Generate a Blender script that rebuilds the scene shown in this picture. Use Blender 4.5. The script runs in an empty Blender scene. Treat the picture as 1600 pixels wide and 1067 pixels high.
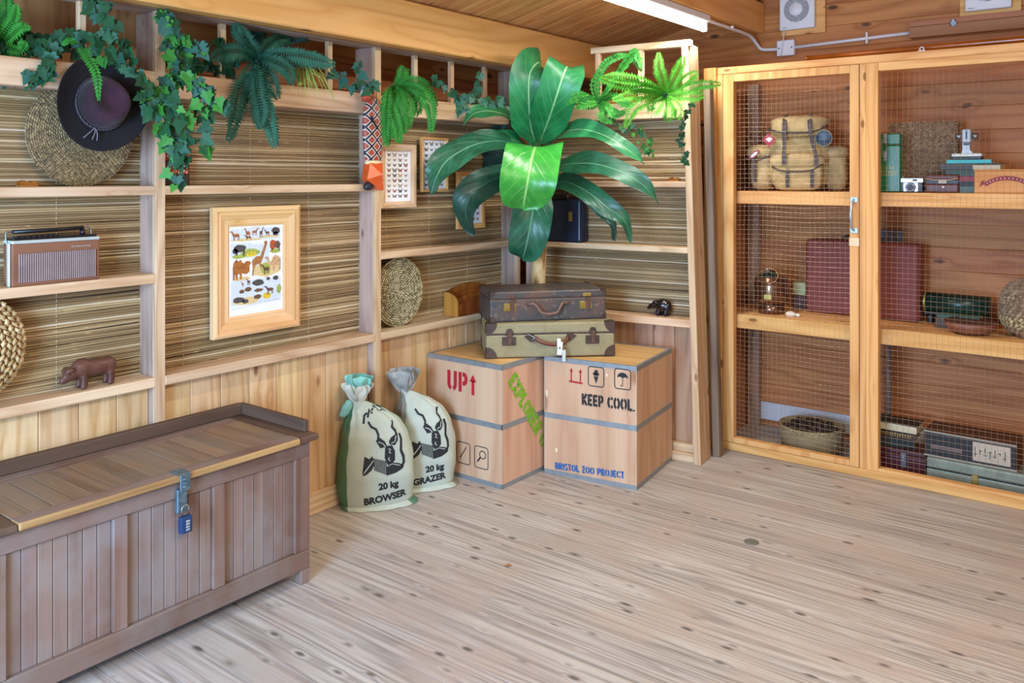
import bpy, bmesh, math, random
from mathutils import Vector, Matrix, noise
random.seed(7)
sin, cos, PI = math.sin, math.cos, math.pi
S = bpy.context.scene
COL = S.collection
# ------------------------------------------------------------ camera
FPX, EYE, HOR = 1321.0, 1.5, 277.0
HEAD = math.atan2(1015, 1321)
cam = bpy.data.cameras.new('camera'); co = bpy.data.objects.new('camera', cam); COL.objects.link(co)
cam.sensor_width = 36; cam.lens = FPX*36/1600; cam.shift_y = -(533.5-HOR)/1600; cam.clip_start = .05
co.location = (0, 0, EYE); co.rotation_euler = (PI/2, 0, HEAD)
S.camera = co
# ------------------------------------------------------------ world, lights, exposure
w = bpy.data.worlds.new('daylight'); S.world = w; w.use_nodes = True
bg = w.node_tree.nodes['Background']
bg.inputs[0].default_value = (.66, .83, 1, 1); bg.inputs[1].default_value = .85
def area(name, loc, rot, sx, sy, power, col):
    l = bpy.data.lights.new(name, 'AREA'); l.shape = 'RECTANGLE'; l.size = sx; l.size_y = sy; l.energy = power; l.color = col
    o = bpy.data.objects.new(name, l); COL.objects.link(o); o.location = loc; o.rotation_euler = rot; return o
# daylight through the wide doorway behind and to the left of the camera
area('doorway_daylight', (-1.2, -1.25, 1.15), (math.radians(64), 0, math.radians(20)), 1.1, 1.9, 185, (.40, .64, 1))
# added warm fill from overhead, out of view; not a real fitting
area('warm_fill_light', (.9, 1.2, 2.72), (0, math.radians(12), 0), .5, 2.4, 70, (1, .88, .72))
area('tube_glow', (-1.95, 3.45, 2.262), (0, 0, 0), .06, 1.5, 20, (1, .96, .9))
S.view_settings.view_transform = 'Standard'; S.view_settings.look = 'None'
S.view_settings.gamma = 1; S.view_settings.use_curve_mapping = False
S.view_settings.exposure = .33

# ------------------------------------------------------------ photograph geometry -> world points
_c, _s = cos(HEAD), sin(HEAD)
def ray(u, v):
    r = (u-800)/FPX; return Vector((r*_c-_s, r*_s+_c, (HOR-v)/FPX))
def on_x(u, v, x):
    d = ray(u, v); t = x/d.x; return Vector((x, t*d.y, EYE+t*d.z))
def at_w(u, v, w_):
    d = ray(u, v)*w_; d.z += EYE; return d

# ------------------------------------------------------------ node materials
def lin(h):
    if isinstance(h, str):
        h = tuple(int(h[i:i+2], 16)/255 for i in (0, 2, 4))
    return tuple((x/12.92 if x <= .04045 else ((x+.055)/1.055)**2.4) for x in h)+(1,)
class NT:
    def __init__(s, name):
        s.m = bpy.data.materials.new(name); s.m.use_nodes = True; s.t = s.m.node_tree
        s.b = s.t.nodes['Principled BSDF']
    def n(s, kind, props=None, **ins):
        nd = s.t.nodes.new('ShaderNode'+kind)
        for k, v in (props or {}).items(): setattr(nd, k, v)
        for k, v in ins.items():
            key = int(k[1:]) if k[0] == '_' and k[1:].isdigit() else k.replace('_', ' ')
            s.set(nd.inputs[key], v)
        return nd
    def set(s, sock, v):
        if isinstance(v, bpy.types.NodeSocket): s.t.links.new(v, sock)
        elif isinstance(v, bpy.types.Node): s.t.links.new(v.outputs[0], sock)
        else: sock.default_value = v
    def math(s, op, a, b=0, c=None, clamp=False):
        nd = s.n('Math', {'operation': op, 'use_clamp': clamp}, _0=a, _1=b)
        if c is not None: s.set(nd.inputs[2], c)
        return nd.outputs[0]
    def mix(s, f, a, b, mode='MIX'):
        nd = s.n('Mix', {'data_type': 'RGBA', 'blend_type': mode})
        s.set(nd.inputs[0], f); s.set(nd.inputs[6], a); s.set(nd.inputs[7], b); return nd.outputs[2]
    def ramp(s, f, *st):
        nd = s.n('ValToRGB', Fac=f); e = nd.color_ramp.elements
        while len(e) < len(st): e.new(.5)
        for i, (p, c) in enumerate(st):
            e[i].position = p; e[i].color = c if len(c) == 4 else lin(c)
        return nd.outputs[0]
    def maprange(s, v, a, b, c=0, d=1):
        return s.n('MapRange', None, _0=v, _1=a, _2=b, _3=c, _4=d).outputs[0]
    def coords(s, rnd=True, scale=(1, 1, 1)):
        tc = s.n('TexCoord').outputs['Object']
        if rnd:
            oi = s.n('ObjectInfo').outputs['Random']
            tc = s.n('VectorMath', {'operation': 'ADD'}, _0=tc, _1=s.n('CombineXYZ', None, _0=s.math('MULTIPLY', oi, 31.7), _1=s.math('MULTIPLY', oi, 57.3), _2=s.math('MULTIPLY', oi, 43.1)).outputs[0]).outputs[0]
        return s.n('Mapping', None, Vector=tc, Scale=scale).outputs[0]
    def bump(s, h, st=.3, dist=.004):
        s.set(s.b.inputs['Normal'], s.n('Bump', None, Strength=st, Distance=dist, Height=h).outputs[0])
    def done(s, col=None, rough=None, metal=None, **k):
        if col is not None: s.set(s.b.inputs['Base Color'], col)
        if rough is not None: s.set(s.b.inputs['Roughness'], rough)
        if metal is not None: s.set(s.b.inputs['Metallic'], metal)
        for kk, v in k.items(): s.set(s.b.inputs[kk.replace('_', ' ')], v)
        return s.m
_plain = {}
def plain(name, col, rough=.6, metal=0, var=.12, scale=18, **k):
    if name in _plain: return _plain[name]
    t = NT(name); c = lin(col)
    nz = t.n('TexNoise', None, Vector=t.coords(), Scale=float(scale), Detail=3.0)
    d = tuple(x*(1-var) for x in c[:3])+(1,); e = tuple(min(1, x*(1+var)) for x in c[:3])+(1,)
    t.bump(nz.outputs[0], .12, .002)
    m = t.done(t.ramp(nz.outputs[0], (.3, d), (.7, e)), rough, metal, **k); _plain[name] = m; return m
def wood(name, light, dark, axis='x', knot='5a3420', rings=9., rough=.62, fine=.35, kn=1., jitter=.16, stain=None, contrast=.75, spec=.3, ks=2.6, st=.09):
    t = NT(name)
    sc = [1, 1, 1]; sc['xyz'.index(axis)] = st; sk = [1, 1, 1]; sk['xyz'.index(axis)] = .42
    P = t.coords(True, tuple(sc)); K = t.coords(True, tuple(sk)); F = [90, 90, 90]; F['xyz'.index(axis)] = 2.5
    vor = t.n('TexVoronoi', None, Vector=K, Scale=ks*4).outputs['Distance']
    near = t.maprange(vor, 0, .30, 1, 0)
    n1 = t.n('TexNoise', None, Vector=P, Scale=6.5, Detail=1.5, Roughness=.45).outputs[0]
    f = t.math('ADD', t.math('MULTIPLY', n1, rings), t.math('MULTIPLY', near, kn*.9))
    ring = t.math('PINGPONG', f, .5)
    ring = t.maprange(ring, .0, .5, 0, 1)
    fin = t.n('TexNoise', None, Vector=t.coords(True, tuple(F)), Scale=1.0, Detail=2.).outputs[0]
    big = t.n('TexNoise', None, Vector=P, Scale=2.2, Detail=2.).outputs[0]
    g = t.math('ADD', t.math('MULTIPLY', t.math('POWER', ring, 1.6), contrast), t.math('MULTIPLY', t.math('SUBTRACT', fin, .45), fine*2.4), clamp=True)
    c = t.mix(g, lin(light), lin(dark))
    c = t.mix(t.maprange(big, .35, .7, 0, .35), c, lin(dark))
    if stain:
        sn = t.n('TexNoise', None, Vector=t.n('NewGeometry').outputs['Position'], Scale=3.2, Detail=4., Roughness=.6).outputs[0]
        c = t.mix(t.maprange(sn, .45, .62, 0, .62), c, lin(stain))
    km = t.maprange(vor, .07, .125 if ks < 3 else .17, kn and .85 or 0, 0)
    c = t.mix(km, c, lin(knot))
    oi = t.n('ObjectInfo').outputs['Random']
    c = t.n('HueSaturation', None, Color=c, Value=t.maprange(oi, 0, 1, 1-jitter, 1+jitter*.7), Hue=t.maprange(t.math('FRACT', t.math('MULTIPLY', oi, 7.3)), 0, 1, .492, .506)).outputs[0]
    t.bump(t.math('SUBTRACT', 1., g), .22, .0015)
    return t.done(c, rough, 0, Specular_IOR_Level=spec)
W = {}
for ax in 'xyz':
    W['pale'+ax] = wood('pale_timber_'+ax, 'e6cba6', 'bf9871', ax, '94603c', rings=9, fine=.4, kn=.7, jitter=.1)
    W['grey'+ax] = wood('weathered_timber_'+ax, 'c4aa98', '937a6a', ax, '6e4c3a', rings=8, fine=.42, kn=.6, jitter=.08)
    W['cage'+ax] = wood('honey_timber_'+ax, 'efbd79', 'cf9250', ax, '80501f', rings=7, fine=.35, kn=.7, jitter=.08)
    W['beam'+ax] = wood('varnished_beam_'+ax, 'f0bb74', 'd99a50', ax, '6a3a1c', rings=6, fine=.2, kn=1, jitter=.05, rough=.45, ks=1.7)
    W['outer'+ax] = wood('rough_plank_'+ax, 'd9955a', 'a8683a', ax, '43210f', rings=7, fine=.3, kn=1, jitter=.1, rough=.7, ks=1.9)
    W['wall'+ax] = wood('varnished_plank_'+ax, 'c98850', '9c5c2c', ax, '43210f', rings=7, fine=.25, kn=1, jitter=.08, rough=.5, ks=1.9)
    W['box'+ax] = wood('warm_ply_'+ax, 'e0a766', 'bd8040', ax, '8a5527', rings=5, fine=.2, kn=0, jitter=.03)
W['tg'] = wood('tongue_and_groove_pine', 'e8c898', 'c2955f', 'z', '7c4c2a', rings=9, fine=.42, kn=.9, jitter=.12, ks=1.8)
W['tgr'] = wood('reddish_pine_board', 'd3aa8b', 'b08061', 'z', '7a4c32', rings=9, fine=.3, kn=.9, jitter=.1, ks=1.8)
W['ceil'] = wood('ceiling_board', 'dda769', 'b97c44', 'x', '7c4a26', rings=8, fine=.3, kn=.5, jitter=.1)
W['floor'] = wood('bleached_floor_board', 'c9c2b8', '7f756c', 'x', '544b44', rings=16, st=.045, fine=.6, kn=.8, jitter=.07, contrast=.62, rough=.6, ks=3.4, stain='b3a294')
W['chest'] = wood('dusty_dark_oak', '92796c', '6e564a', 'z', '54443c', rings=4, fine=.4, kn=0, jitter=.05, stain='8f8884', rough=.6)
W['cheststile'] = wood('dark_oak_stile', '8a6f60', '664d41', 'z', '54443c', rings=5, fine=.35, kn=0, jitter=.04, stain='8a807c', rough=.6)
W['chestx'] = wood('dark_oak_rail', '8d7263', '664d41', 'x', '54443c', rings=5, fine=.35, kn=0, jitter=.08, stain='877c76', rough=.6)
W['chesty'] = wood('dark_oak_top', '957a60', '6c543f', 'y', '54443c', rings=5, fine=.35, kn=0, jitter=.14, stain='80756a', rough=.5)
W['edge'] = wood('worn_oak_edge', 'c9a56e', '8e6b42', 'x', '54443c', rings=5, fine=.5, kn=0, jitter=.05)
W['rail'] = wood('dark_rail', '6a5444', '4e3c31', 'x', '33261f', rings=5, fine=.3, kn=0, jitter=.05)
W['raily'] = wood('dark_rail_y', '6a5444', '4e3c31', 'y', '33261f', rings=5, fine=.3, kn=0, jitter=.05)
W['plyz'] = wood('crate_plywood', 'dcb796', 'c29473', 'z', '9f7455', rings=4, fine=.2, kn=.35, jitter=.05, ks=1.3)
W['plytop'] = wood('crate_top_plywood', 'dfb67c', 'c4965a', 'x', '9a6a3c', rings=5, fine=.2, kn=.4, jitter=.05)
W['osb'] = wood('rough_brown_plywood', 'e0aa6c', 'a87344', 'z', '5a3820', rings=5, fine=.3, kn=.8, jitter=.1)
W['darkstrip'] = wood('weathered_dark_batten', '84715f', '5b4a40', 'z', '3a2c26', rings=6, fine=.6, kn=0)
W['rack'] = wood('orange_hardwood', 'a4632a', '7a3f17', 'z', '4a2410', rings=6, fine=.3, kn=0, rough=.4)
W['rackside'] = wood('golden_hardwood', 'c68f44', 'a46c2c', 'z', '4a2410', rings=6, fine=.3, kn=0, rough=.4)
STEEL = plain('galvanised_strip', '98a0a4', .45, .5, .1, 30)
WHITE = plain('white_plastic', 'e4e4e8', .4, 0, .03)
BLACK = plain('black_plastic', '17171a', .4, 0, .1)
INK = plain('black_print', '22262a', .7, 0, .25, 60)
RED = plain('red_stencil_paint', 'b5192c', .65, 0, .15, 60)
GREEN = plain('green_stencil_paint', '76b41e', .65, 0, .15, 60)
BLUE = plain('blue_stencil_paint', '1f5f9d', .65, 0, .2, 60)
PAPER = plain('white_paper', 'eef1f6', .8, 0, .02)
BRASS = plain('old_brass', 'b09a55', .4, .8, .25, 40)
DSTEEL = plain('dull_steel', '8f9499', .35, .85, .2, 40)
LEATHER = plain('brown_leather', '5f4136', .55, 0, .25, 40)

# ------------------------------------------------------------ mesh helpers
class M:
    def __init__(s): s.b = bmesh.new(); s.uv = None
    def box(s, x0, x1, y0, y1, z0, z1, bev=0, seg=1, rot=None, mat=0):
        t = bmesh.new(); bmesh.ops.create_cube(t, size=1)
        bmesh.ops.scale(t, vec=(abs(x1-x0), abs(y1-y0), abs(z1-z0)), verts=t.verts)
        if bev: bmesh.ops.bevel(t, geom=t.edges[:], offset=bev, segments=seg, profile=.5, affect='EDGES')
        if rot: bmesh.ops.rotate(t, cent=(0, 0, 0), matrix=rot, verts=t.verts)
        bmesh.ops.translate(t, vec=((x0+x1)/2, (y0+y1)/2, (z0+z1)/2), verts=t.verts)
        s.join(t, mat); return s
    def join(s, t, mat=0, mx=None):
        vm = {}
        for v in t.verts: vm[v] = s.b.verts.new(mx @ v.co if mx else v.co)
        for f in t.faces:
            try:
                g = s.b.faces.new([vm[v] for v in f.verts]); g.material_index = mat; g.smooth = f.smooth
            except ValueError: pass
        t.free(); return s
    def face(s, pts, mat=0, smooth=False):
        f = s.b.faces.new([s.b.verts.new(p) for p in pts]); f.material_index = mat; f.smooth = smooth; return s
    def tube(s, pts, r, n=8, mat=0, closed=False, sm=True):
        pts = [Vector(p) for p in pts]; k = len(pts)
        rr = r if isinstance(r, (list, tuple)) else [r]*k
        rings = []; up = None
        for i, p in enumerate(pts):
            if closed: T = pts[(i+1) % k]-pts[i-1]
            else: T = pts[min(i+1, k-1)]-pts[max(i-1, 0)]
            T.normalize()
            if up is None: up = Vector((0, 0, 1)) if abs(T.z) < .9 else Vector((1, 0, 0))
            a = up-T*up.dot(T); a.normalize(); bb = T.cross(a); up = a
            rings.append([s.b.verts.new(p+(a*cos(2*PI*j/n)+bb*sin(2*PI*j/n))*rr[i]) for j in range(n)])
        for i in range(k if closed else k-1):
            A, B = rings[i], rings[(i+1) % k]
            for j in range(n):
                f = s.b.faces.new((A[j], A[(j+1) % n], B[(j+1) % n], B[j])); f.material_index = mat; f.smooth = sm
        if not closed:
            for q in (rings[0][::-1], rings[-1]):
                f = s.b.faces.new(q); f.material_index = mat
        return s
    def lathe(s, prof, n=24, c=(0, 0, 0), mat=0, axis='z', fn=None, sm=True):
        c = Vector(c); rings = []
        for r, z in prof:
            ring = []
            for j in range(n):
                a = 2*PI*j/n
                if fn: p = Vector(fn(r, z, a))
                else: p = Vector((r*cos(a), r*sin(a), z))
                if axis == 'y': p = Vector((p.x, -p.z, p.y))
                if axis == 'x': p = Vector((p.z, p.x, p.y))
                ring.append(s.b.verts.new(c+p))
            rings.append(ring)
        for A, B in zip(rings, rings[1:]):
            for j in range(n):
                f = s.b.faces.new((A[j], A[(j+1) % n], B[(j+1) % n], B[j])); f.material_index = mat; f.smooth = sm
        for ring, r in ((rings[0][::-1], prof[0][0]), (rings[-1], prof[-1][0])):
            f = s.b.faces.new(ring); f.material_index = mat; f.smooth = r < .004
        return s
    def ball(s, c, r, n=12, mat=0, rot=None, fn=None):
        t = bmesh.new(); bmesh.ops.create_uvsphere(t, u_segments=n, v_segments=max(6, n*2//3), radius=1)
        r = r if isinstance(r, (tuple, list)) else (r, r, r)
        for v in t.verts:
            if fn: v.co *= fn(v.co)
            v.co = Vector((v.co.x*r[0], v.co.y*r[1], v.co.z*r[2]))
            if rot: v.co = rot @ v.co
        for f in t.faces: f.smooth = True
        bmesh.ops.translate(t, vec=c, verts=t.verts); return s.join(t, mat)
    def prism(s, poly, y0, y1, mat=0, fr=None):
        """polygon in x,z extruded along y"""
        fr = fr or (lambda x, y, z: (x, y, z))
        A = [s.b.verts.new(fr(x, y0, z)) for x, z in poly]; B = [s.b.verts.new(fr(x, y1, z)) for x, z in poly]
        k = len(poly)
        for q in [A[::-1], B]+[[A[i], A[(i+1) % k], B[(i+1) % k], B[i]] for i in range(k)]:
            f = s.b.faces.new(q); f.material_index = mat
        return s
    def build(s, name, mat, parent=None, kind=None, label=None, mods=None, norm=True):
        if norm: bmesh.ops.recalc_face_normals(s.b, faces=s.b.faces)
        me = bpy.data.meshes.new(name); s.b.to_mesh(me); s.b.free()
        for m in (mat if isinstance(mat, (list, tuple)) else [mat]): me.materials.append(m)
        o = bpy.data.objects.new(name, me); COL.objects.link(o)
        if parent: o.parent = parent
        if kind: o['kind'] = kind
        if label: o['label'] = label
        for kd, pr in (mods or []):
            md = o.modifiers.new(kd.lower(), kd)
            for a, b in pr.items(): setattr(md, a, b)
        return o
def thing(name, label, cat, loc=(0, 0, 0), rot=0, group=None, tilt=None):
    o = bpy.data.objects.new(name, None); COL.objects.link(o); o.empty_display_size = .05
    o.location = loc; o.rotation_euler = tilt if tilt else (0, 0, rot)
    o['label'] = label; o['category'] = cat
    if group: o['group'] = group
    return o
def tag(o, label, cat, group=None, loc=None, rot=None):
    o['label'] = label; o['category'] = cat
    if group: o['group'] = group
    if loc is not None: o.location = loc
    if rot is not None: o.rotation_euler = (0, 0, rot) if isinstance(rot, (int, float)) else rot
    return o
def plank(name, x0, x1, y0, y1, z0, z1, mat, parent, bev=.0015):
    """board whose own origin is at its centre"""
    o = M().box(-(x1-x0)/2, (x1-x0)/2, -(y1-y0)/2, (y1-y0)/2, -(z1-z0)/2, (z1-z0)/2, bev).build(name, mat, parent)
    o.location = ((x0+x1)/2, (y0+y1)/2, (z0+z1)/2); return o
def ease(a, b, t): return a+(b-a)*t
def catmull(P, n):
    P = [Vector(p) for p in P]; out = []
    Q = [P[0]*2-P[1]]+P+[P[-1]*2-P[-2]]
    for i in range(n+1):
        f = i/n*(len(P)-1); k = min(int(f), len(P)-2); t = f-k
        a, b, c, d = Q[k:k+4]
        out.append(.5*((2*b)+(c-a)*t+(2*a-5*b+4*c-d)*t*t+(3*b-3*c+d-a)*t**3))
    return out

# ------------------------------------------------------------ THE SETTING
bk = plain('dark_backing', '2a1b12', .9)
fl = M().box(-3.5, 3, -1.2, 5.06, -.06, -.022).build('floor', bk, kind='structure')
y = -1.2
while y < 5.03:
    plank('floor_board', -3.44, 2.95, y+.0006, min(y+.1174, 5.04), -.021, random.uniform(-.0006, 0), W['floor'], fl, .0012); y += .118
wl = M().box(-3.5, -3.44, -1.2, 5.1, 0, 2.5).build('wall_left', bk, kind='structure')
z = 0
while z < 2.4:
    plank('wall_plank', -3.44, -3.42, -1.2, 5.04, z+.001, z+.139, W['outery'], wl, .003); z += .14
# rough ply sheet behind the first bay
plank('plywood_sheet', -3.419, -3.405, .2, 2.0, 1.2, 2.2, W['osb'], wl)
wb = M().box(-3.5, 3, 5.06, 5.12, 0, 3.1).build('wall_back', bk, kind='structure')
z = 0; k = 0
while z < 3.05:
    plank('wall_plank', -3.42, 2.95, 5.0+random.uniform(0, .002), 5.055, z+.0004, z+.1246, W['wallx'], wb, .002); z += .125
wr = M().box(2.95, 3.02, -1.2, 5.1, 0, 2.5).build('wall_right', W['wally'], kind='structure')
cl = M()
for sx in (-1, 1):
    cl.face([(sx*3.5, -1.2, 2.25), (0, -1.2, 3.09), (0, 5.1, 3.09), (sx*3.5, 5.1, 2.25)])
    cl.face([(sx*3.5, -1.2, 2.28), (0, -1.2, 3.12), (0, 5.1, 3.12), (sx*3.5, 5.1, 2.28)])
cl = cl.build('ceiling', bk, kind='structure')
SL = .24; ang = math.atan(SL); y = -1.2
while y < 5.03:
    L = 3.45/cos(ang)
    o = M().box(-L/2, L/2, -.0685, .0685, -.009, .009, .002).build('ceiling_board', W['ceil'], cl)
    o.location = (-1.725, y+.07, 3.058-1.725*SL-.008); o.rotation_euler = (0, -ang, 0)
    o = o.copy(); COL.objects.link(o); o.parent = cl; o.location.x = 1.725; o.rotation_euler = (0, ang, 0)
    y += .14
def beam(x0, x1, z0, z1, label, y0=-1.2, y1=4.998):
    o = M().box(x0, x1, y0, y1, z0, z1, .006).build('roof_beam', W['beamy']); o.location = (0, 0, 0); tag(o, label, 'beam'); return o
beam(-2.935, -2.85, 2.122, 2.343, 'large honey-coloured knotty eaves beam running above the left shelving')
beam(-2.04, -1.91, 2.372, 2.553, 'upper roof purlin with the fluorescent tube fixed beneath it')
beam(-.07, .07, 2.86, 3.03, 'ridge beam at the peak of the timber roof')

# ------------------------------------------------------------ LEFT SHELVING PARTITION (x = -2.96 front)
XF, XS, XT = -2.96, -3.075, -3.01
LS = thing('shelving_partition', 'left-hand pine shelving frame with bamboo backing and plank dado below', 'shelving', (XF, 0, 0))
def lp(name, x0, x1, y0, y1, z0, z1, mat, bev=.002): return plank(name, x0-XF, x1-XF, y0, y1, z0, z1, mat, LS, bev)
PY = [(.578, .616), (1.683, 1.72), (2.787, 2.825), (3.897, 3.932)]
for a, b in PY:
    o = lp('post', -3.10, XF-.022, a, b, 0, 2.12, W['greyz'])
    lp('post_facing', XF-.0218, XF, a-.001, b+.001, 0, 2.12, W['palez'])
BAYS = [(.616, 1.683), (1.72, 2.787), (2.825, 3.897)]
def bamboo(parent, x0, x1, z0, z1, fr, name='bamboo_screen'):
    """strips of split bamboo stacked; fr maps (along, out, up)"""
    m = M(); cl_ = m.b.loops.layers.color.new('shade')
    z = z0
    while z < z1:
        h = random.choice((.006, .0075, .009, .010, .012)); sh = random.random(); ti = random.uniform(-.0025, .0025); n = 7
        st = random.uniform(-.2, .2); P = []
        for i in range(n+1):
            u = x0+(x1-x0)*i/n; zz = z+ti*(i/n-.5)*2+.0009*sin(i*2.1+z*99)
            t_ = .0025+.0022*random.random()
            P.append([m.b.verts.new(fr(u, 0, zz)), m.b.verts.new(fr(u, t_+.002, zz+h*.3)), m.b.verts.new(fr(u, t_+.0015, zz+h*.7)), m.b.verts.new(fr(u, 0, zz+h))])
        for A, B in zip(P, P[1:]):
            for j in range(3):
                f = m.b.faces.new((A[j], A[j+1], B[j+1], B[j]))
                for lo in f.loops: lo[cl_] = (sh, abs(st)*5, 0, 1)
        z += h*.93
    return m.build(name, BAM, parent, kind='stuff')
t = NT('split_bamboo')
vc = t.n('VertexColor', {'layer_name': 'shade'}).outputs[0]
sep = t.n('SeparateColor', None, Color=vc).outputs
c = t.ramp(sep[0], (0, '8e7150'), (.3, 'b6986f'), (.6, 'c8ae82'), (.82, 'dfc9a2'), (1, 'f6e8ca'))
nz = t.n('TexNoise', None, Vector=t.coords(False, (2, 2, 90)), Scale=3., Detail=4.).outputs[0]
c = t.mix(t.maprange(nz, .35, .75, 0, .5), c, lin('917a54'))
n2 = t.n('TexNoise', None, Vector=t.coords(False, (6, 6, 60)), Scale=2.5, Detail=2.).outputs[0]
c = t.mix(t.maprange(n2, .66, .72, 0, .6), c, lin('d6c088'))
n3 = t.n('TexNoise', None, Vector=t.coords(False, (.6, .6, 5)), Scale=1.3, Detail=2.).outputs[0]
c = t.mix(t.maprange(n3, .4, .62, 0, .3), c, lin('857a4c'))
BAM = t.done(c, .5)
CORD = plain('pale_cord', 'cfc3a4', .8)
for bi, (a, b) in enumerate(BAYS):
    bamboo(LS, a, b, .755, 1.87, lambda u, o_, z_: (XS-XF+o_, u, z_))
    lp('backing_sheet', XS-.02, XS-.002, a, b, .0, 1.9, bk, .001)
    m = M(); u = a+.14
    while u < b:
        zz = .757
        while zz < 1.86:
            m.box(XS-XF+.004, XS-XF+.0062, u-.0006, u+.0006, zz, zz+.011); zz += .018
        u += .31
    m.build('binding_cord', CORD, LS, kind='stuff')
    # sill, valance, shelves
    lp('sill', -3.1, XF+(.002 if bi == 1 else 0), a, b, .72, .756, W['palez' if 0 else 'paley'], .003)
    lp('valance_board', XF-.042, XF, a, b, 1.80, 1.893, W['paley'], .003)
    lp('planter_shelf', -3.40, XF-.042, a, b, 1.80, 1.818, W['greyy'])
    if bi < 2: lp('shelf', -3.07, XF, a, b, 1.434, 1.468, W['paley'], .003)
    if bi != 1: lp('shelf', -3.07, XF, a, b, 1.106, 1.141, W['paley'], .003)
    lp('baseboard', XT, XT+.022, a, b, 0, .095, W['paley'], .003)
    # tongue and groove boards
    y = a
    while y < b-.001:
        y2 = min(y+.135, b); lp('dado_board', XT-.014, XT, y+.001, y2-.001, .0, .722, W['tg'], .002); y = y2
for u in (126, 346, 513, 647, 704, 756, -40, 235):
    p = on_x(u, 100, -3.02)
    if u != 235: lp('spindle', -3.03, -3.005, p.y-.013, p.y+.013, 1.818, 2.12, W['palez'])
lp('head_rail', -3.06, -2.94, .2, 3.932, 2.1205, 2.122, W['greyy'], 0)

# ------------------------------------------------------------ BACK SHELVING PARTITION
QR = math.atan2(.122, .9925)
Q0 = Vector((-1.9, 4.083, 0))
BS = thing('shelving_partition', 'short back shelving frame across the corner, ending in a leaning pine post', 'shelving', Q0, QR)
LB = -1.045
def bp_(name, x0, x1, y0, y1, z0, z1, mat, bev=.002): return plank(name, x0, x1, y0, y1, z0, z1, mat, BS, bev)
def q(x, y, z=0): return Vector((Q0.x+x*cos(QR)-y*sin(QR), Q0.y+x*sin(QR)+y*cos(QR), z))
lean = math.radians(1.8)
for i, (y0, y1) in enumerate(((0, .088), (.0885, .17))):
    o = M().box(-.036, 0, y0, y1, 0, 2.19, .002).build('end_post', W['palez'], BS); o.location = (0, 0, 0)
    o.rotation_euler = (0, -lean, 0)
bp_('corner_post', LB, LB+.042, 0, .1, 0, 2.12, W['greyz'])
def endx(z): return -.034-z*math.tan(lean)
bamboo(BS, LB+.04, -.06, .752, 1.9, lambda u, o_, z_: (u, .125-o_, z_))
bp_('backing_sheet', LB+.02, -.1, .127, .14, 0, 1.9, bk, .001)
bp_('sill', LB+.042, endx(.73), 0, .124, .71, .75, W['palex'], .003)
bp_('shelf', LB+.042, endx(1.12), 0.004, .124, 1.1, 1.13, W['palex'], .003)
bp_('shelf', LB+.042, endx(1.46), .004, .124, 1.446, 1.478, W['palex'], .003)
bp_('valance_board', LB+.042, endx(1.86), 0, .04, 1.815, 1.902, W['palex'], .003)
bp_('planter_shelf', LB+.042, -.1, .04, .3, 1.815, 1.83, W['greyx'])
bp_('top_rail', -.63, -.055, -.004, .04, 2.187, 2.222, W['palex'], .003)
bp_('post_cap', -.118, -.07, .0, .17, 2.1905, 2.205, W['palex'], .002)
bp_('spindle', -.605, -.575, .003, .033, 1.9, 2.187, W['palez'])
bp_('spindle', -.35, -.322, .003, .033, 1.9, 2.187, W['palez'])
bp_('floor_plate', LB+.042, -.036, .02, .06, 0, .045, W['palex'])
bp_('floor_plate', LB+.042, -.036, .05, .09, .045, .085, W['palex'])
x = LB+.042
while x < -.05:
    x2 = min(x+.118, -.04); bp_('dado_board', x+.001, x2-.001, .095, .108, 0, .712, W['tgr'], .002); x = x2
bp_('trim_strip', -.052, -.034, .02, .09, .085, .71, W['palez'])

# dark weathered batten between partition and cage
o = M().box(0, .04, 0, .05, 0, 2.02, .003).build('weathered_batten', W['darkstrip'])
tag(o, 'dark weathered timber upright between the leaning end post and the cage', 'post', loc=(-1.915, 4.262, 0), rot=(0, -math.radians(1.6), 0))

# ------------------------------------------------------------ WIRE MESH CAGE
YC = 4.42; CX1 = .42
CG = thing('storage_cage', 'honey pine storage cage with wire mesh front along the back wall', 'cage', (-1.987, YC, 0))
def cp(name, x0, x1, y0, y1, z0, z1, mat, bev=.002, parent=None): return plank(name, x0+1.987, x1+1.987, y0-YC, y1-YC, z0, z1, mat, parent or CG, bev)
cp('corner_post', -2.03, -1.958, 4.4, 4.465, 0, 2.108, W['cagez'])
cp('corner_post', -1.957, -1.928, YC, 4.465, 0, 2.068, W['cagez'])
cp('sill', -1.957, CX1, YC, 4.475, 0, .042, W['cagex'], .003)
cp('top_rail', -1.957, CX1, YC, 4.475, 2.069, 2.108, W['cagex'], .003)
cp('mid_post', -1.2015, -1.1705, YC+.004, 4.475, .0425, 2.0685, W['cagez'])
# fixed right panel
cp('stile', -1.17, -1.112, YC, 4.465, .0425, 2.068, W['cagez'])
cp('panel_rail', -1.1115, CX1, YC, 4.465, 2.026, 2.068, W['cagex'])
cp('panel_rail', -1.1115, CX1, YC, 4.465, .0425, .06, W['cagex'])
cp('stile', .36, CX1, YC+.001, 4.464, .0605, 2.0255, W['cagez'])
GALV = plain('galvanised_wire', 'a08c74', .45, .55, .1)
def wires(x0, x1, z0, z1, y, parent):
    m = M(); r = .0006; seed = random.random()*9
    def wire(pts):
        m.tube(pts, r, 3, sm=False)
    x = x0+.004
    while x < x1:
        wire([(x+.0022*sin(i*1.1+x*7+seed), y+.0016*sin(i+x*9), ease(z0, z1, i/14)) for i in range(15)]); x += .0254
    z = z0+.006
    while z < z1:
        wire([(ease(x0, x1, i/10), y+.0016*sin(i*1.3+z*5), z+.0028*sin(i*.9+z*3+seed)) for i in range(11)]); z += .0254
    return m.build('wire_mesh', GALV, parent, kind='stuff')
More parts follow.
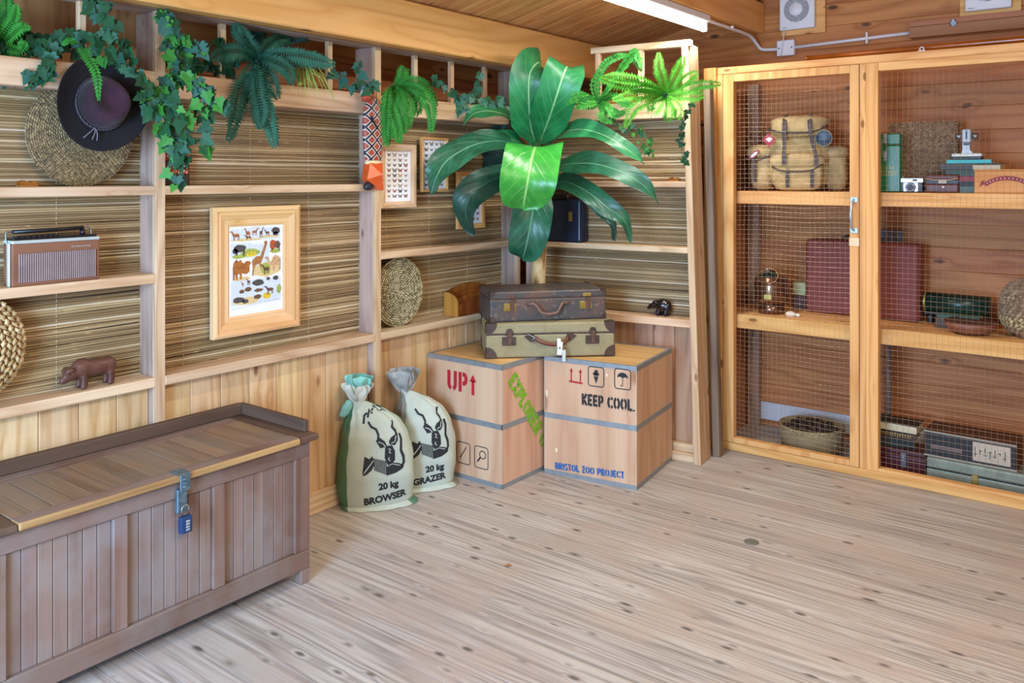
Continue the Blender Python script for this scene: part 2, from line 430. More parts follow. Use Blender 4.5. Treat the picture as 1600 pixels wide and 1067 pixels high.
wires(-1.112+1.987, CX1-.05+1.987, .055, 2.03, .036, CG)
# door: frame mesh with mesh and handle as sub-parts
d = M()
X0, X1, Z0, Z1 = -1.925+1.987, -1.2035+1.987, .0445, 2.0665
d.box(X0, X0+.062, -.002, .04, Z0, Z1, .002); d.box(X1-.044, X1, -.002, .04, Z0, Z1, .002)
d.box(X0+.0625, X1-.0445, -.002, .04, Z1-.042, Z1, .002); d.box(X0+.0625, X1-.0445, -.002, .04, Z0, Z0+.028, .002)
door = d.build('cage_door', W['cagez'], CG)
wires(X0+.055, X1-.04, Z0+.02, Z1-.03, .036, door)
h = M(); hx = X1-.022
h.box(hx-.018, hx+.018, -.006, -.002, 1.375, 1.40, .001); h.box(hx-.018, hx+.018, -.006, -.002, 1.22, 1.245, .001)
h.tube([(hx, -.004, 1.388), (hx-.004, -.02, 1.375), (hx-.006, -.032, 1.35), (hx-.007, -.036, 1.31), (hx-.006, -.032, 1.27), (hx-.004, -.02, 1.245), (hx, -.004, 1.232)], [.006, .007, .0065, .0075, .0065, .007, .006], 8)
h.build('pull_handle', plain('bright_zinc', 'b5c6d2', .3, .7), door)
M().box(X1-.046, X1+.002, -.0032, -.0022, 1.155, 1.195).build('tape_patch', plain('clear_tape', 'e8c9a0', .3), door)
# shelves
for (za, zb) in ((1.354, 1.424), (.665, .742)):
    cp('shelf_bearer', -1.93, CX1, 4.485, 4.53, za, zb, W['cagex'])
    if za > 1: cp('shelf_board', -1.97, CX1, 4.531, 4.985, zb-.02, zb-.001, W['cagex'])
    else: cp('shelf_board', -1.97, CX1, 4.531, 4.985, zb-.02, zb-.001, W['cagex'])
cp('back_upright', -1.99, -1.925, 4.93, 4.985, .0, 1.403, W['greyz'])
cp('back_upright', -1.99, -1.925, 4.93, 4.985, 1.4245, 2.06, W['greyz'])
cp('end_panel', CX1, CX1+.03, YC, 4.99, 0, 2.1, W['cagez'])
cp('end_panel', -2.04, -2.0, 4.47, 4.99, 0, 2.0, W['wallz'])

# ------------------------------------------------------------ LETTERING TOOLS
def arc(cx, cy, rx, ry, a0, a1, n=7):
    return [(cx+rx*cos(math.radians(ease(a0, a1, i/n))), cy+ry*sin(math.radians(ease(a0, a1, i/n)))) for i in range(n+1)]
T_ = .09
GL = {
 'U': (.66, [[(.11, 1), (.11, .36)]+arc(.31, .33, .2, .25, 180, 255, 5), [(.55, 1), (.55, .36)]+arc(.35, .33, .2, .25, 0, -75, 5)]),
 'P': (.6, [[(.11, 0), (.11, 1)], [(.27, .9), (.36, .9)]+arc(.36, .67, .15, .23, 80, -80, 6)+[(.27, .44)]]),
 'R': (.64, [[(.11, 0), (.11, 1)], [(.27, .9), (.36, .9)]+arc(.36, .69, .15, .21, 80, -80, 6)+[(.27, .48)], [(.34, .36), (.56, 0)]]),
 'E': (.56, [[(.11, 0), (.11, 1)], [(.25, .91), (.53, .91)], [(.25, .5), (.47, .5)], [(.25, .09), (.53, .09)]]),
 'X': (.62, [[(.08, 1), (.25, .64)], [(.54, 1), (.37, .64)], [(.06, 0), (.25, .37)], [(.56, 0), (.37, .37)], [(.27, .5), (.35, .5)]]),
 'L': (.52, [[(.11, 0), (.11, 1)], [(.25, .09), (.5, .09)]]),
 'O': (.74, [arc(.39, .5, .25, .41, -80, 80, 11), arc(.35, .5, .25, .41, 100, 260, 11)]),
 'C': (.64, [arc(.38, .5, .26, .41, 40, 84, 4), arc(.34, .5, .25, .41, 104, 256, 9), arc(.38, .5, .26, .41, 276, 320, 4)]),
 'K': (.64, [[(.11, 0), (.11, 1)], [(.27, .55), (.56, 1)], [(.27, .45), (.57, 0)]]),
 'B': (.62, [[(.11, 0), (.11, 1)], [(.24, .5), (.42, .5)], [(.26, .91), (.36, .91)]+arc(.36, .74, .14, .17, 80, -70, 5), [(.26, .09), (.37, .09)]+arc(.37, .29, .17, .2, -80, 70, 5)]),
 'I': (.24, [[(.12, 0), (.12, 1)]]), 'T': (.56, [[(.28, 0), (.28, .78)], [(.03, .91), (.53, .91)]]),
 'S': (.58, [arc(.3, .72, .2, .2, 25, 250, 8), arc(.28, .28, .2, .2, 70, -155, 8)]),
 'Z': (.58, [[(.05, .91), (.52, .91)], [(.46, .74), (.14, .26)], [(.06, .09), (.54, .09)]]),
 'J': (.44, [[(.32, 1), (.32, .28)]+arc(.18, .28, .14, .2, 0, -90, 4), [(.02, .12), (.1, .08)]]),
 '.': (.2, [[(.1, 0), (.1, .14)]]), ' ': (.34, [])}
def ribbon(pts, th):
    out = []; P = [Vector(p) for p in pts]; L = []; Rr = []
    for i, p in enumerate(P):
        d = (P[min(i+1, len(P)-1)]-P[max(i-1, 0)]).normalized(); n = Vector((-d.y, d.x))*th/2
        L.append(p+n); Rr.append(p-n)
    return [(L[i], L[i+1], Rr[i+1], Rr[i]) for i in range(len(P)-1)]
def stencil(txt, size, th=.19, gap=.1):
    x = 0; out = []
    for ch in txt:
        wd, st = GL[ch]
        for s_ in st:
            out += [[Vector(((p[0]+x)*size, p[1]*size)) for p in qd] for qd in ribbon(s_, th)]
        x += wd+gap
    return out, (x-gap)*size
def flat(polys, name, mat, parent, fr, parts=None):
    m = M()
    for pl in polys:
        try: m.face([fr(p[0], p[1]) for p in pl])
        except ValueError: pass
    return m.build(name, mat, parent)
def rot2(polys, a, o=(0, 0)):
    return [[(o[0]+p[0]*cos(a)-p[1]*sin(a), o[1]+p[0]*sin(a)+p[1]*cos(a)) for p in pl] for pl in polys]
def ringframe(x0, x1, z0, z1, th, r=.012):
    pts = arc(x1-r, z1-r, r, r, 0, 90, 3)+arc(x0+r, z1-r, r, r, 90, 180, 3)+arc(x0+r, z0+r, r, r, 180, 270, 3)+arc(x1-r, z0+r, r, r, 270, 360, 3)
    return ribbon(pts+[pts[0]], th)
def font_mesh(txt, size, off=.02):
    cu = bpy.data.curves.new('lettering', 'FONT'); cu.body = txt; cu.size = size; cu.offset = off*size; cu.resolution_u = 3
    o = bpy.data.objects.new('lettering', cu); COL.objects.link(o)
    me = bpy.data.meshes.new_from_object(o.evaluated_get(bpy.context.evaluated_depsgraph_get()))
    bpy.data.objects.remove(o); b = bmesh.new(); b.from_mesh(me); return b

# ------------------------------------------------------------ STORAGE CHEST
CH = thing('storage_chest', 'long dark oak panelled chest with a slatted lid and blue padlock hasp', 'chest', (-2.51, .928, 0), PI/2)
cL = 1.105; D = .444
U = lambda u: u-.928
m = M()
m.box(.0, cL, .0205, D, .05, .50)
m.build('carcass', W['chestx'], CH)
for u0, u1, z0, z1 in ((0, cL, .052, .121), (0, cL, .467, .524)):
    M().box(u0, u1, -.002, .02, z0, z1, .003).build('front_rail', W['chestx'], CH)
for a, b in ((0, .066), (U(1.291), U(1.337)), (U(1.63), U(1.676)), (cL-.068, cL)):
    plank('front_stile', a, b, -.0015, .02, .1215, .4665, W['cheststile'], CH, .003)
for a in (0, cL-.04):
    M().box(a, a+.04, -.001, .04, 0, .0515, .003).build('leg', W['chest'], CH); M().box(a, a+.04, D-.04, D, 0, .0495, .003).build('leg', W['chest'], CH)
for a, b in ((.066, U(1.291)), (U(1.337), U(1.63)), (U(1.676), cL-.068)):
    n = 7; wd = (b-a)/n
    for i in range(n): plank('panel_board', a+i*wd+.0008, a+(i+1)*wd-.0008, .0125, .0195, .1215, .4665, W['chest'], CH, .0018)
for i in range(5): plank('end_board', cL-.001, cL+.003, .03+i*.09, .03+i*.09+.087, .1, .5, W['chest'], CH, .0015)
# fixed top frame ends + back, lid
a0, a1 = U(1.016), U(1.972)
M().box(-.03, a0-.001, -.022, D, .525, .547, .004).build('top_end', W['raily'], CH)
M().box(a1+.001, cL+.028, -.022, D, .525, .547, .004).build('top_end', W['raily'], CH)
M().box(a0-.001, a1+.001, D-.06, D, .525, .546, .002).build('top_back_strip', W['chestx'], CH)
lid = M().box(a0, a1, -.026, .034, .526, .5485, .004).box(a0, a1, .03, D-.062, .526, .536).build('lid', W['edge'], CH, label='hinged lid with a worn pale front edge')
M().box(a0+.001, a1-.001, -.018, .034, .5487, .5496, .0004).build('lid_front_board', W['chestx'], lid)
M().box(a0, a1, D-.095, D-.062, .5365, .547, .002).build('lid_back_board', W['chestx'], lid)
n = 16
for i in range(n):
    wd = (a1-a0)/n; plank('lid_slat', a0+i*wd+.001, a0+(i+1)*wd-.001, .0345, D-.0955, .5365, .5478+random.uniform(-.0006, .0004), W['chesty'], lid, .0015)
M().box(-.03, cL+.003, D, D+.004, .525, .59).box(-.03, cL-.0, D-.025, D, .5472, .59, .003).build('back_rail', W['rail'], CH)
M().box(cL-.001, cL+.022, .03, D, .5472, .59, .003).build('side_rail', W['raily'], CH)
M().box(-.026, -.003, .03, D-.026, .5472, .59, .003).build('side_rail', W['raily'], CH)
HASP = plain('blue_grey_metal', '6d8896', .4, .7, .25, 60)
hx = U(1.51)
hs = M().box(hx-.024, hx+.02, -.034, .03, .549, .5515, .001).box(hx-.017, hx+.017, -.032, -.026, .497, .55, .001).box(hx-.02, hx+.014, -.0185, -.0045, .425, .5, .002)
for k_ in range(3): hs.tube([(hx-.01, -.0345, .535-k_*.012), (hx+.01, -.0345, .535-k_*.012)], .0022, 6)
hs.build('hasp', HASP, CH, label='tarnished blue-grey steel hasp')
PL = thing('padlock', 'blue combination padlock hanging from the hasp of the dark oak chest', 'padlock', (-2.51+.012, 1.508, .372), PI/2)
M().box(-.02, .02, -.032, -.010, -.008, .045, .004, 2).build('lock_body', plain('blue_padlock', '28456f', .4, .3, .15), PL)
M().tube([(-.012, -.021, .046), (-.012, -.021, .068)]+[(-.012*cos(a), -.021, .068+.012*sin(a)) for a in (.5, 1, 1.57, 2.1, 2.6)]+[(.012, -.021, .068), (.012, -.021, .046)], .003, 8).build('shackle', DSTEEL, PL)
for k_ in range(4): M().box(-.004, .009, -.0345, -.0315, .0+k_*.009, .0065+k_*.009, .001).build('dial', plain('steel_dial', 'a9bac6', .35, .6), PL)

# ------------------------------------------------------------ PLYWOOD CRATES
def crate(label, p, ang, wd, dp, ht, lock=0):
    c = thing('plywood_crate', label, 'crate', (p[0], p[1], 0), ang, 'plywood crates')
    t_ = .009
    plank('side_panel', 0, wd, 0, t_, .0, ht-.001, W['plyz'], c, .0006)
    plank('side_panel', 0, wd, dp-t_, dp, .0, ht-.001, W['plyz'], c, .0006)
    plank('side_panel', wd-t_, wd, t_, dp-t_, 0, ht-.001, W['plyz'], c, .0006)
    plank('side_panel', 0, t_, t_, dp-t_, 0, ht-.001, W['plyz'], c, .0006)
    plank('lid_panel', t_, wd-t_, t_, dp-t_, ht-.012, ht-.0015, W['plytop'], c, .0006)
    e = .0012
    for z0, z1, nm in ((.0, .022, 'steel_edging'), (ht*.5-.013, ht*.5+.013, 'steel_band'), (ht-.022, ht, 'steel_edging')):
        mm = M().box(-e, wd+e, -e, -.0002, z0, z1).box(-e, wd+e, dp+.0002, dp+e, z0, z1).box(-e, -.0002, -e, dp+e, z0, z1).box(wd+.0002, wd+e, -e, dp+e, z0, z1)
        if nm == 'steel_edging' and z0 > .3:
            mm.box(-e, wd+e, -e, .014, ht-.0002, ht+e).box(-e, wd+e, dp-.014, dp+e, ht-.0002, ht+e).box(-e, .014, .014, dp-.014, ht-.0002, ht+e).box(wd-.014, wd+e, .014, dp-.014, ht-.0002, ht+e)
        mm.build(nm, STEEL, c)
    for x_ in (0, wd):
        for y_ in (0, dp): M().box(x_-e, x_+e, y_-e, y_+e, .022, ht-.022).build('corner_strip', plain('pale_edge_strip', 'c9bba8', .5, .1), c)
    return c
# left crate: front face towards the camera is its -Y side
LA = 0
LCp = (-2.999, 3.192)
LC = crate('crate stencilled red UP and green EXPLORER, left and nearer of the two crates', LCp, LA, .486, .47, .594)
g = lambda x, z: (x, -.0016, z)
pl, wtx = stencil('UP', .098, .21); fr = lambda x, z: (x+.135, -.0017, z+.43-x*.0)
up = flat(pl, 'lettering', RED, LC, fr)
ar = [[(.295, .425), (.313, .425), (.313, .495), (.295, .495)], [(.282, .49), (.326, .49), (.304, .525)]]
flat(ar, 'arrow_mark', RED, LC, g)
# magnifier symbols
sy = []
def sym(x0, z0, s_):
    return ringframe(x0, x0+.085*s_, z0, z0+.105*s_, .004)
mg = sym(.315, .075, 1)+ribbon(arc(.366, .142, .019, .019, 0, 360, 14), .0045)+ribbon([(.352, .128), (.333, .104)], .008)
mg += sym(.2, .075, 1)+ribbon([(.22, .1), (.262, .16)], .005)
flat(mg, 'handling_symbol', INK, LC, g)
# EXPLORER C runs down the right-hand face diagonally
pl, wtx = stencil('EXPLORER C', .073, .24, .07)
pl = rot2(pl, -math.radians(54), (.045, .505))
cut = [[p for p in q_] for q_ in pl]
keep = [q_ for q_ in cut if max(p[0] for p in q_) < .465]
flat(keep, 'lettering', GREEN, LC, lambda x, z: (.486+.0017, x, z))
RA = math.atan2(.067, .49)
RC = crate('crate stencilled KEEP COOL with umbrella symbol, right of the two crates', (-2.4865, 3.508), RA, .497, .50, .592)
def pxz(u, v, A=(848, 992), top=(560, 574), bot=(740, 765)):
    """photo position on the right crate's front face -> local x, z (approximate homography by interpolation)"""
    f_ = (u-A[0])/(A[1]-A[0]); w0, w1 = 4.30, 4.10
    x = f_*w1*0+f_/(f_+(1-f_)*w1/w0)*.497 if 0 else (f_*w0)/(f_*w0+(1-f_)*w1)*.497*1.0
    t_ = ease(top[0], top[1], f_); b_ = ease(bot[0], bot[1], f_)
    return x, (b_-v)/(b_-t_)*.592
def crate_text(txt, u0, v0, u1, v1, hpx, mat, th=.2, name='lettering'):
    x0, z0 = pxz(u0, v0); x1, z1 = pxz(u1, v1); sz = hpx/190*.592
    pl, wd = stencil(txt, sz, th, .08); k = math.hypot(x1-x0, z1-z0)/wd
    pl = rot2([[(p[0]*k, p[1]) for p in q_] for q_ in pl], math.atan2(z1-z0, x1-x0), (x0, z0))
    return flat(pl, name, mat, RC, g)
crate_text('KEEP COOL.', 907, 634, 989, 643, 18, INK, .25)
crate_text('BRISTOL ZOO PROJECT', 865, 734, 973, 747, 10.5, BLUE, .26)
def SQ(u, v): return pxz(u, v)
x, z = SQ(917, 605); fr_ = ringframe(x, x+.083, z+.003, z+.098, .0045)
x2, z2 = SQ(958, 608); fr_ += ringframe(x2, x2+.083, z2+.002, z2+.098, .0045)
cx, cz = x+.0415, z+.05
fr_ += [[(cx-.013, cz+.002), (cx, cz-.034), (cx+.013, cz+.002)]]+[[(cx+dx+.009*cos(a*PI/4), cz+dz+.009*sin(a*PI/4)) for a in range(8)] for dx, dz in ((-.008, .014), (.008, .014), (0, .026), (0, .013))]+[[(cx+.004, cz+.03), (cx+.012, cz+.034), (cx+.008, cz+.026)]]
ux, uz = x2+.0415, z2+.052
fr_ += [arc(ux, uz+.004, .028, .026, 0, 180, 10)+[(ux-.014, uz+.009), (ux, uz+.003), (ux+.014, uz+.009)]]+ribbon([(ux, uz+.005), (ux, uz-.03)]+arc(ux-.005, uz-.03, .005, .006, 0, -180, 5), .0035)
flat(fr_, 'handling_symbol', INK, RC, g)
ax_, az = SQ(888, 597)
aw = []
for dx in (.008, .058): aw += [[(ax_+dx-.0035, az), (ax_+dx+.0035, az), (ax_+dx+.0035, az+.05), (ax_+dx-.0035, az+.05)], [(ax_+dx-.01, az+.046), (ax_+dx+.01, az+.046), (ax_+dx, az+.064)]]
aw += [[(ax_-.004, az-.008), (ax_+.07, az-.011), (ax_+.07, az-.002), (ax_-.004, az+.001)]]
flat(aw, 'arrow_mark', RED, RC, g)
PATCH = plain('cream_filler', 'ecd9ae', .7, 0, .05)
def blob(x, z, rx, rz, n=9): return [(x+rx*cos(i*2*PI/n)*(1+.15*sin(i*2.3)), z+rz*sin(i*2*PI/n)) for i in range(n)]
flat([blob(.013, .405, .006, .018), blob(.068, .125, .007, .012), blob(.343, .535, .006, .009), blob(.437, .385, .006, .008)], 'filler_patch', PATCH, RC, g)

# ------------------------------------------------------------ FEED SACKS
def sack_fn(H_, hw, hd, leanx, leany, seed):
    prof = [(0, .90), (.04, 1.0), (.2, 1.04), (.45, 1.02), (.65, .92), (.8, .74), (.9, .5), (.96, .28), (1, .15)]
    def r_(v):
        for (a, x), (b, y_) in zip(prof, prof[1:]):
            if v <= b:
                t_ = (v-a)/(b-a); t_ = t_*t_*(3-2*t_)*.5+t_*.5; return ease(x, y_, t_)
        return prof[-1][1]
    def F(phi, v, off=0):
        k = r_(v); lx = leanx*v**7
        pk = max(0, v-.6)/.4
        wr_ = 1+.010*sin(5*phi+7*v+seed)+.014*sin(3*phi-11*v+seed*2)*(1-v)+.075*pk*sin(13*phi+seed)+.008*sin(23*v+2*phi)
        c_, s2 = cos(phi), sin(phi)
        ex = .75
        x = (abs(s2)**ex)*math.copysign(1, s2)*hw*k*wr_+lx
        dk = k if v > .3 else ease(.85, k, v/.3)
        y_ = -(abs(c_)**.85)*math.copysign(1, c_)*hd*dk*wr_*(1+.12*(1-v))+leany*v
        n_ = Vector((s2, -c_, .1)).normalized()
        z_ = v*H_+.008*sin(2*phi+seed)*(1-v)*0
        return Vector((x, y_, z_))+n_*off, k, lx
    return F
t = NT('woven_sack')
vcs = t.n('VertexColor', {'layer_name': 'tint'}).outputs[0]
ck = t.n('TexNoise', None, Vector=t.coords(True, (1, 1, 1)), Scale=9., Detail=4.).outputs[0]
wv = t.n('TexWave', None, Vector=t.coords(True, (1, 1, 1)), Scale=160.).outputs[0]
c = t.mix(t.maprange(ck, .35, .75, 0, .3), vcs, lin('9aa79a'))
t.bump(t.math('ADD', t.math('MULTIPLY', wv, .1), ck), .5, .004)
SACK = t.done(c, .55)
def sack(label, loc, rot, H_, hw, hd, lx, ly, seed, txt, tints):
    c_ = thing('feed_sack', label, 'sack', loc, rot, 'tied feed sacks')
    F = sack_fn(H_, hw, hd, lx, ly, seed); m = M(); cl_ = m.b.loops.layers.color.new('tint')
    NU, NV = 64, 40; G = [[m.b.verts.new(F(2*PI*i/NU-PI, j/NV)[0]) for i in range(NU)] for j in range(NV+1)]
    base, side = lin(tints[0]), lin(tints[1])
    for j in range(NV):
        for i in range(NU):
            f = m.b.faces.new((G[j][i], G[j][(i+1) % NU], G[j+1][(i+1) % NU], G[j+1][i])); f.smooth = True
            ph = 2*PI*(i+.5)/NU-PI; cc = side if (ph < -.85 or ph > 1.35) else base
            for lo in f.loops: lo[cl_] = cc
    f = m.b.faces.new(G[0][::-1])
    for lo in f.loops: lo[cl_] = base
    m.build('sack_body', SACK, c_)
    # seam flap at the foot
    m = M(); cl_ = m.b.loops.layers.color.new('tint')
    A = [m.b.verts.new(F(ph/20*1.7, .035, .001)[0]) for ph in range(-20, 21)]; B = [m.b.verts.new(Vector((v.co.x*1.06+.012, v.co.y-.018-.004*sin(i), .002))) for i, v in enumerate(A)]
    for i in range(40):
        f = m.b.faces.new((A[i], A[i+1], B[i+1], B[i]))
        for lo in f.loops: lo[cl_] = base if i < 30 and i > 8 else side
    m.build('foot_seam', SACK, c_, norm=False)
    top = F(0, 1)[0]; top.y = ly
    return c_, F, top
def sack_art(c_, F, H_, hw, polys, name, mat, off=.0016, grid=.018):
    b = bmesh.new()
    for pl in polys:
        try: b.faces.new([b.verts.new((p[0], 0, p[1])) for p in pl])
        except ValueError: pass
    wrap(b, c_, F, H_, hw, name, mat, off, grid)
def wrap(b, c_, F, H_, hw, name, mat, off, grid=.018):
    bmesh.ops.triangulate(b, faces=b.faces[:])
    for ax, n_ in ((0, 20), (2, 28)):
        for k_ in range(-n_, n_+1):
            co_ = [0, 0, 0]; co_[ax] = k_*grid; no = [0, 0, 0]; no[ax] = 1
            bmesh.ops.bisect_plane(b, geom=b.verts[:]+b.edges[:]+b.faces[:], plane_co=co_, plane_no=no)
    for v in b.verts:
        x, z = v.co.x, max(.001, min(v.co.z, H_*.97)); vv = z/H_
        _, k_, lx = F(0, vv); sx = max(-.985, min(.985, (x-lx)/(hw*k_)))
        phi = math.asin(math.copysign(abs(sx)**(1/.75), sx)); v.co = F(phi, vv, off)[0]
    m = M(); m.join(b); m.build(name, mat, c_, kind='stuff' if name != 'animal_print' else None)
AX = lambda X, Y: ((X-335)/600*.345, (1030-Y)/790*.47)   # artwork drawn in enlarged-photo units
def rib(pts, th): return ribbon([AX(*p) for p in pts], th*.0006)
def pol(pts): return [AX(*p) for p in pts]
def antelope():
    blk = rib([(262, 372), (285, 410), (322, 430), (338, 470), (332, 505), (360, 520)], 17)+rib([(455, 380), (446, 425), (472, 455), (478, 485), (440, 505), (425, 540)], 17)
    blk += [pol([(315, 510), (345, 488), (385, 520), (405, 560), (350, 568)]), pol([(488, 470), (490, 525), (465, 558), (425, 548), (418, 520), (450, 490)]),
            pol([(388, 555), (442, 555), (465, 600), (468, 665), (440, 695), (402, 690), (383, 640)]),
            pol([(410, 692), (445, 682), (500, 695), (538, 718), (528, 738), (470, 762), (398, 774), (392, 720)])]
    blk += rib([(508, 478), (520, 520), (513, 600), (535, 650), (538, 695), (512, 728)], 20)
    blk += [pol([(210, 738), (238, 700), (236, 650), (225, 618), (262, 640), (285, 618), (302, 680), (280, 722), (240, 752), (215, 760)])]
    for i in range(8):
        x = 296+i*13; blk += rib([(x, 636+i*4), (x+6, 690), (x+9, 728+i*6)], 8)
    wht = rib([(412, 578), (430, 584), (418, 604), (434, 612)], 5)+rib([(420, 640), (412, 655), (428, 668)], 5)+rib([(335, 520), (370, 535), (392, 562)], 5)+rib([(474, 490), (466, 530), (436, 540)], 5)
    wht += rib([(405, 705), (445, 692), (505, 712)], 4)
    for i in range(4): wht += rib([(222+i*14, 742-i*18), (238+i*14, 715-i*16), (256+i*12, 700-i*16)], 5)
    return blk, wht
SW = plain('sack_white_print', 'd3ddd8', .7)
def dress(c_, F, H_, hw, word, shift=0, top=True, wx=225, wy=985):
    blk, wht = antelope()
    sh = lambda P: [[(p[0]+shift, p[1]) for p in q_] for q_ in P]
    sack_art(c_, F, H_, hw, sh(blk), 'animal_print', INK); sack_art(c_, F, H_, hw, sh(wht), 'animal_print_lines', SW, .0026)
    for txt, x, y_, sz in (('20 kg', 335, 878, .031), (word, wx, wy, .0315)):
        b = font_mesh(txt, sz*1.33, .05); ox, oz = AX(x, y_); a = math.radians(4 if txt == '20 kg' else 6)
        for v in b.verts: v.co = Vector((ox+shift+v.co.x*cos(a)-v.co.y*sin(a), 0, oz+v.co.x*sin(a)+v.co.y*cos(a)))
        wrap(b, c_, F, H_, hw, 'lettering', INK, .0016)
    if top:
        st = rib([(225, 385), (235, 330), (262, 312)], 16)+rib([(262, 345), (278, 290), (300, 320)], 15)+rib([(300, 300), (322, 270), (345, 300)], 14)+rib([(345, 272), (375, 290), (410, 282)], 13)+rib([(350, 312), (385, 302), (415, 318)], 10)
        sack_art(c_, F, H_, hw, sh(st), 'smudged_print', INK)
CYAN = plain('teal_sack_lining', '86c4b4', .5, 0, .2, 12)
SGREY = plain('grey_sack_cloth', 'a9a8a0', .6, 0, .3, 20)
SCREAM = plain('cream_sack_cloth', 'd5d8c8', .6, 0, .15, 20)
def tuft(m, base, direc, n, L, wd, seed):
    rnd = random.Random(seed)
    for i in range(n):
        a = i*2*PI/n+rnd.random(); dr = (Vector(direc)+Vector((cos(a), sin(a), 0))*.45).normalized(); sd = dr.cross(Vector((cos(a), sin(a), .3))).normalized()
        P = []
        for j in range(7):
            t_ = j/6; c0 = Vector(base)+dr*L*t_+Vector((cos(a), sin(a), 0))*.015*sin(t_*PI); ww = wd*(.25+sin(t_*PI*.62)*.9)
            P.append([m.b.verts.new(c0+sd*ww*k_/2+dr.cross(sd)*(.010*cos(k_*1.8+j))) for k_ in range(-2, 3)])
        for A, B in zip(P, P[1:]):
            for k_ in range(4):
                f = m.b.faces.new((A[k_], A[k_+1], B[k_+1], B[k_])); f.smooth = True
d1 = math.atan2(.303, .201)
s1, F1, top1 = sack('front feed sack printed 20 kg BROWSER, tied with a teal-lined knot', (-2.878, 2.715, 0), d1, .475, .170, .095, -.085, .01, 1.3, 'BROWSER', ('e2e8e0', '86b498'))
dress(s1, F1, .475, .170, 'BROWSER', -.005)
m = M(); tuft(m, (-.085, .0, .468), (.02, 0, 1), 7, .10, .05, 3)
m.ball((-.085, .0, .475), (.026, .022, .02), 10); m.build('knot', SCREAM, s1, norm=False)
m = M(); tuft(m, (-.082, -.004, .50), (.05, 0, 1), 5, .10, .042, 5)
m.ball((-.135, -.005, .445), (.024, .014, .045), 12, rot=Matrix.Rotation(.5, 3, 'Y'), fn=lambda c_: 1+.12*sin(c_.z*9+c_.x*6))
m.build('teal_lining', CYAN, s1, norm=False)
d2 = math.atan2(.9, .5)
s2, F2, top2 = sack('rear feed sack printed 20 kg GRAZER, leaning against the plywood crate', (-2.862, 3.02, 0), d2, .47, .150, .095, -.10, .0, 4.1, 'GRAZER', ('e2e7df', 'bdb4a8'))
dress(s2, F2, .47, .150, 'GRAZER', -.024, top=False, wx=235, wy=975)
m = M(); tuft(m, (-.10, .0, .46), (-.05, 0, 1), 6, .12, .055, 9)
m.ball((-.12, 0, .51), (.026, .02, .035), 12, rot=Matrix.Rotation(-.6, 3, 'Y'), fn=lambda c_: 1+.15*sin(c_.z*8+c_.y*6)); m.ball((-.1, 0, .468), (.022, .02, .014), 10)
m.build('knot', SGREY, s2, norm=False)

# ------------------------------------------------------------ SUITCASES
def suitcase(label, loc, rot, wd, dp, ht, body, trim, seam, corner_r, kind):
    c_ = thing('suitcase', label, 'suitcase', loc, rot, 'old suitcases on the crates')
    M().box(0, wd, 0, dp, 0, ht*seam-.0012, .010, 3).build('base_shell', body, c_)
    M().box(0, wd, 0, dp, ht*seam+.0012, ht, .010, 3).build('lid_shell', body, c_)
    M().box(.003, wd-.003, .003, dp-.003, ht*seam-.004, ht*seam+.004).build('lid_seam', trim, c_)
    m = M()
    r = corner_r
    for sx in (0, 1):
        for sy in (0, 1):
            for sz in (0, 1):
                X = wd*sx; Y = dp*sy; Z = ht*sz; dx = 1-2*sx; dy = 1-2*sy; dz = 1-2*sz; e = .0016
                q1 = [(0, 0)]+arc(0, 0, r, r, 0, 90, 6)
                for ax in range(3):
                    P = []
                    for a, b in q1:
                        if ax == 0: P.append((X+dx*a, Y-dy*e, Z+dz*b))
                        if ax == 1: P.append((X-dx*e, Y+dy*a, Z+dz*b))
                        if ax == 2: P.append((X+dx*a, Y+dy*b, Z-dz*e))
                    m.face(P)
                m.ball((X+dx*.008, Y+dy*.008, Z+dz*.008), .0102, 8)
                m.build('corner_guard', trim, c_); m = M()
    m.b.free()
    return c_
t = NT('worn_blue_grey_leather')
n1 = t.n('TexNoise', None, Vector=t.coords(), Scale=9., Detail=5.).outputs[0]
n2 = t.n('TexNoise', None, Vector=t.coords(), Scale=55., Detail=3.).outputs[0]
c = t.ramp(n1, (.3, '43474a'), (.5, '4f4b49'), (.68, '6b4f44'))
c = t.mix(t.maprange(n2, .58, .72, 0, .5), c, lin('9a8674')); t.bump(n2, .4, .002)
UPB = t.done(c, .5)
t = NT('olive_canvas')
n1 = t.n('TexNoise', None, Vector=t.coords(), Scale=7., Detail=5.).outputs[0]
n2 = t.n('TexNoise', None, Vector=t.coords(True, (1, 1, 1)), Scale=90., Detail=2.).outputs[0]
c = t.ramp(n1, (.3, '8e8660'), (.55, '9e9470'), (.75, '756a4c')); c = t.mix(t.maprange(n2, .55, .7, 0, .3), c, lin('6f6443')); t.bump(n2, .4, .0015)
LOB = t.done(c, .7)
DKL = plain('dark_brown_leather', '4a3830', .5, 0, .3, 35)
SC1 = suitcase('lower olive canvas suitcase with brown leather corners and white luggage tag', (-2.673, 3.267, .596), math.atan2(.456, .47), .655, .31, .172, LOB, DKL, .68, .055, 0)
for x in (.115, .54):
    M().box(x-.035, x+.035, -.004, -.0003, .062, .105, .001).build('lock_plate', DKL, SC1)
    M().box(x-.008, x+.014, -.010, -.004, .066, .128, .0015).build('hasp', LEATHER, SC1)
    M().prism([(x-.018, .112), (x+.022, .112), (x+.020, .132), (x+.012, .146), (x-.008, .146), (x-.016, .132)], -.0035, -.0003).build('leather_tab', DKL, SC1)
    M().lathe([(.0001, -.0065), (.006, -.006), (.007, -.004)], 12, (x-.014, 0, .08), axis='y', fn=None).build('keyhole', DSTEEL, SC1)
for sx, x0 in ((1, .19), (-1, .46)):
    M().prism([(x0, .105), (x0+sx*.03, .118), (x0+sx*.052, .114), (x0+sx*.052, .08), (x0+sx*.035, .076)], -.0035, -.0003).build('handle_mount', DKL, SC1)
